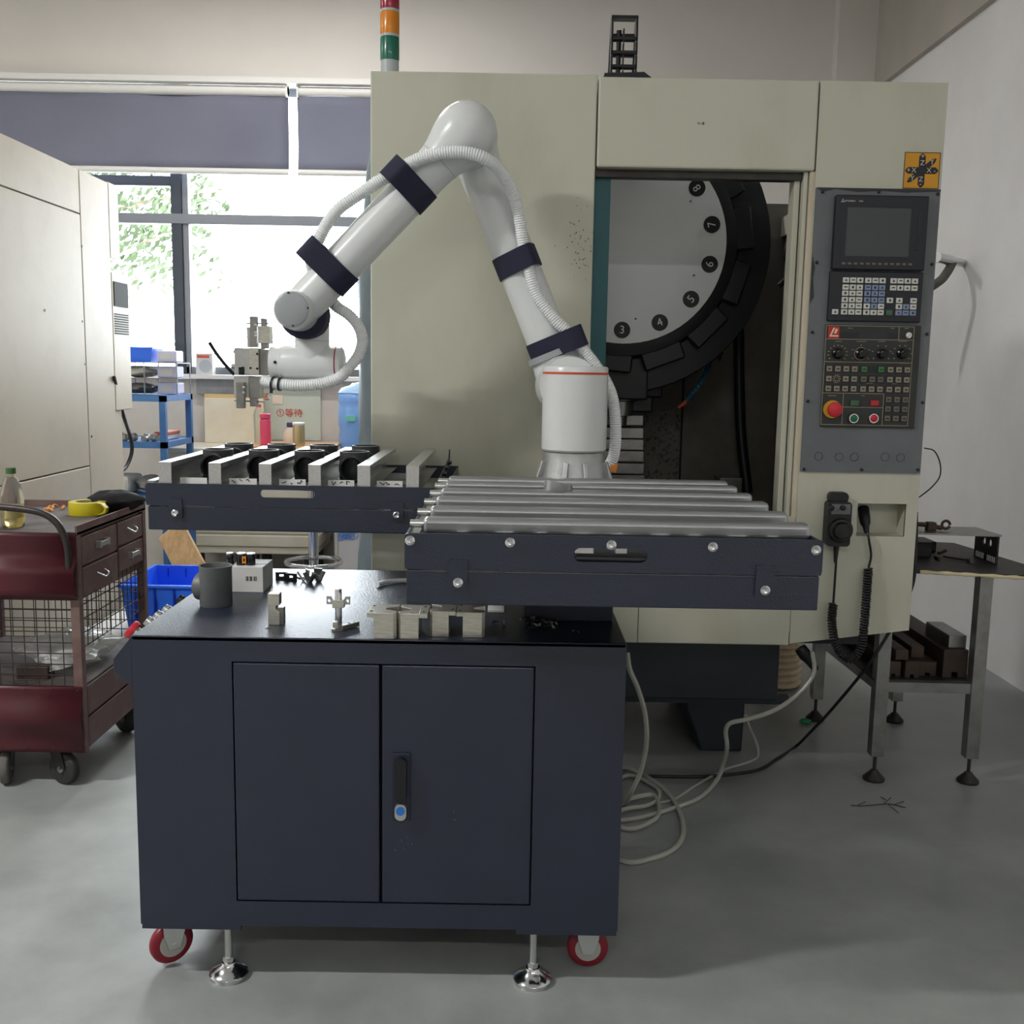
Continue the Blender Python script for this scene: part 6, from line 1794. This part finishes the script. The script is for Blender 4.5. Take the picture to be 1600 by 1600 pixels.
# dark flap and thin wire at the right edge of the control column
tag(G().plate([(mxr - .01, mp(1440, 695).z), (mxr + .022, mp(1453, 693).z), (mxr + .0, mp(1446, 640).z), (mxr - .01, mp(1446, 640).z)], [], 'y', YM + .09, YM + .10).build('rubber_flap', 'black_plastic', origin=(mxr, YM + .095, 1.2)), 'small black rubber flap sticking out behind the control column', 'flap')
tag(G().tube(smooth_path([at(1444, 700, 3.37), at(1460, 705, 3.37), at(1469, 725, 3.37), at(1468, 745, 3.37), at(1455, 762, 3.37), at(1436, 777, 3.36)], 8), .0022, 6).build('thin_wire', 'black_cable', smooth=True, origin=at(1460, 730, 3.37)), 'thin black wire bowing out beside the control column', 'wire')

# black cable from the column down to the floor
cpts = [at(1432, 800, 3.365), at(1431, 870, 3.33), at(1424, 920, 3.29), at(1394, 980, 3.28), at(1352, 1045, 3.30), at(1300, 1108, 3.40), at(1270, 1140, 3.5)]
fpts = [fl(1244, 1166, .008), fl(1215, 1185, .006), fl(1180, 1204, .006), fl(1100, 1213, .006), fl(1000, 1212, .006), fl(900, 1205, .006)]
tag(G().tube(smooth_path(cpts + fpts, 10), .0055, 8).build('floor_cable', 'black_cable', smooth=True, origin=(1, 3.4, 0)), 'black cable running from the control column across the floor', 'cable')
# clear tubing
def cr3(cx, cy): return (900 + cx / 3.2, 980 + cy / 3.2)
def floorp(cx, cy, z): return fl(*cr3(cx, cy), z)
hA = [at(1269, 1018, 3.26), at(1272, 1048, 3.25), at(1259, 1071, 3.24), at(1231, 1097, 3.23), at(1200, 1114, 3.22), at(1166, 1124, 3.22), at(1141, 1130, 3.22), at(1134, 1143, 3.23), at(1136, 1168, 3.25)]
hA += [floorp(735, 690, .06), floorp(700, 770, .012), floorp(620, 850, .009), floorp(500, 900, .009), floorp(350, 945, .009), floorp(230, 965, .009), floorp(100, 960, .009), floorp(60, 900, .009), floorp(130, 830, .010), floorp(260, 740, .012), floorp(400, 800, .014), floorp(412, 855, .014), floorp(350, 892, .014), floorp(230, 915, .014), floorp(90, 1000, .012), floorp(230, 1165, .009), floorp(400, 1150, .009), floorp(505, 1095, .009), floorp(538, 1020, .009), floorp(520, 930, .009), floorp(470, 840, .016), floorp(390, 770, .02), floorp(240, 700, .016), floorp(80, 760, .01), floorp(60, 880, .01), floorp(240, 1005, .010), floorp(380, 970, .010), floorp(415, 915, .012), floorp(385, 840, .02), floorp(250, 860, .022)]
tag(G().tube(smooth_path(hA, 8), .0075, 9).build('clear_tubing', 'clear_tube', smooth=True, origin=(.5, 3, 0)), 'coiled clear plastic tubing plugged into the machine underside', 'tubing')
hB = [at(1164, 1115, 3.60), at(1172, 1138, 3.6), at(1183, 1164, 3.6), fl(1183, 1183, .006), fl(1166, 1192, .006), fl(1131, 1203, .006), fl(1088, 1227, .006), fl(1053, 1249, .006), fl(1025, 1255, .006), fl(978, 1264, .006)]
tag(G().tube(smooth_path(hB, 8), .005, 8).build('thin_clear_tube', 'clear_tube', smooth=True, origin=(.8, 3.5, 0)), 'thin clear tube running from the machine foot across the floor', 'tubing')
hC = [at(980, 1020, 2.93), at(984, 1046, 2.92), at(997, 1077, 2.92), at(1008, 1117, 2.92), at(1010, 1161, 2.92), at(1001, 1205, 2.94), at(987, 1236, 2.96), fl(973, 1258, .008), fl(930, 1262, .008)]
tag(G().tube(smooth_path(hC, 8), .0075, 9).build('drop_hose', 'clear_tube', smooth=True, origin=(.4, 2.93, 0)), 'clear hose dropping to the floor behind the cabinet corner', 'hose')
# dry twig and dust line on the floor
g = G()
q0 = fl(1220, 1258, .003)
tw = [fl(1330, 1258, .003), fl(1345, 1259, .003), fl(1362, 1258, .004), fl(1390, 1256, .006), fl(1415, 1262, .004)]
g.tube(smooth_path(tw, 5), .0016, 5)
for (x, y, x2, y2) in ((1380, 1257, 1392, 1246), (1388, 1257, 1404, 1270), (1395, 1258, 1412, 1252), (1340, 1258, 1352, 1253), (1384, 1250, 1376, 1245)):
    g.tube([fl(x, y, .003), fl((x + x2) / 2, (y + y2) / 2, .008), fl(x2, y2, .004)], .0016, 4)
tag(g.build('dry_twig', 'debris_brown', smooth=True, origin=q0), 'dry brown twig lying on the concrete right of the hoses', 'twig')
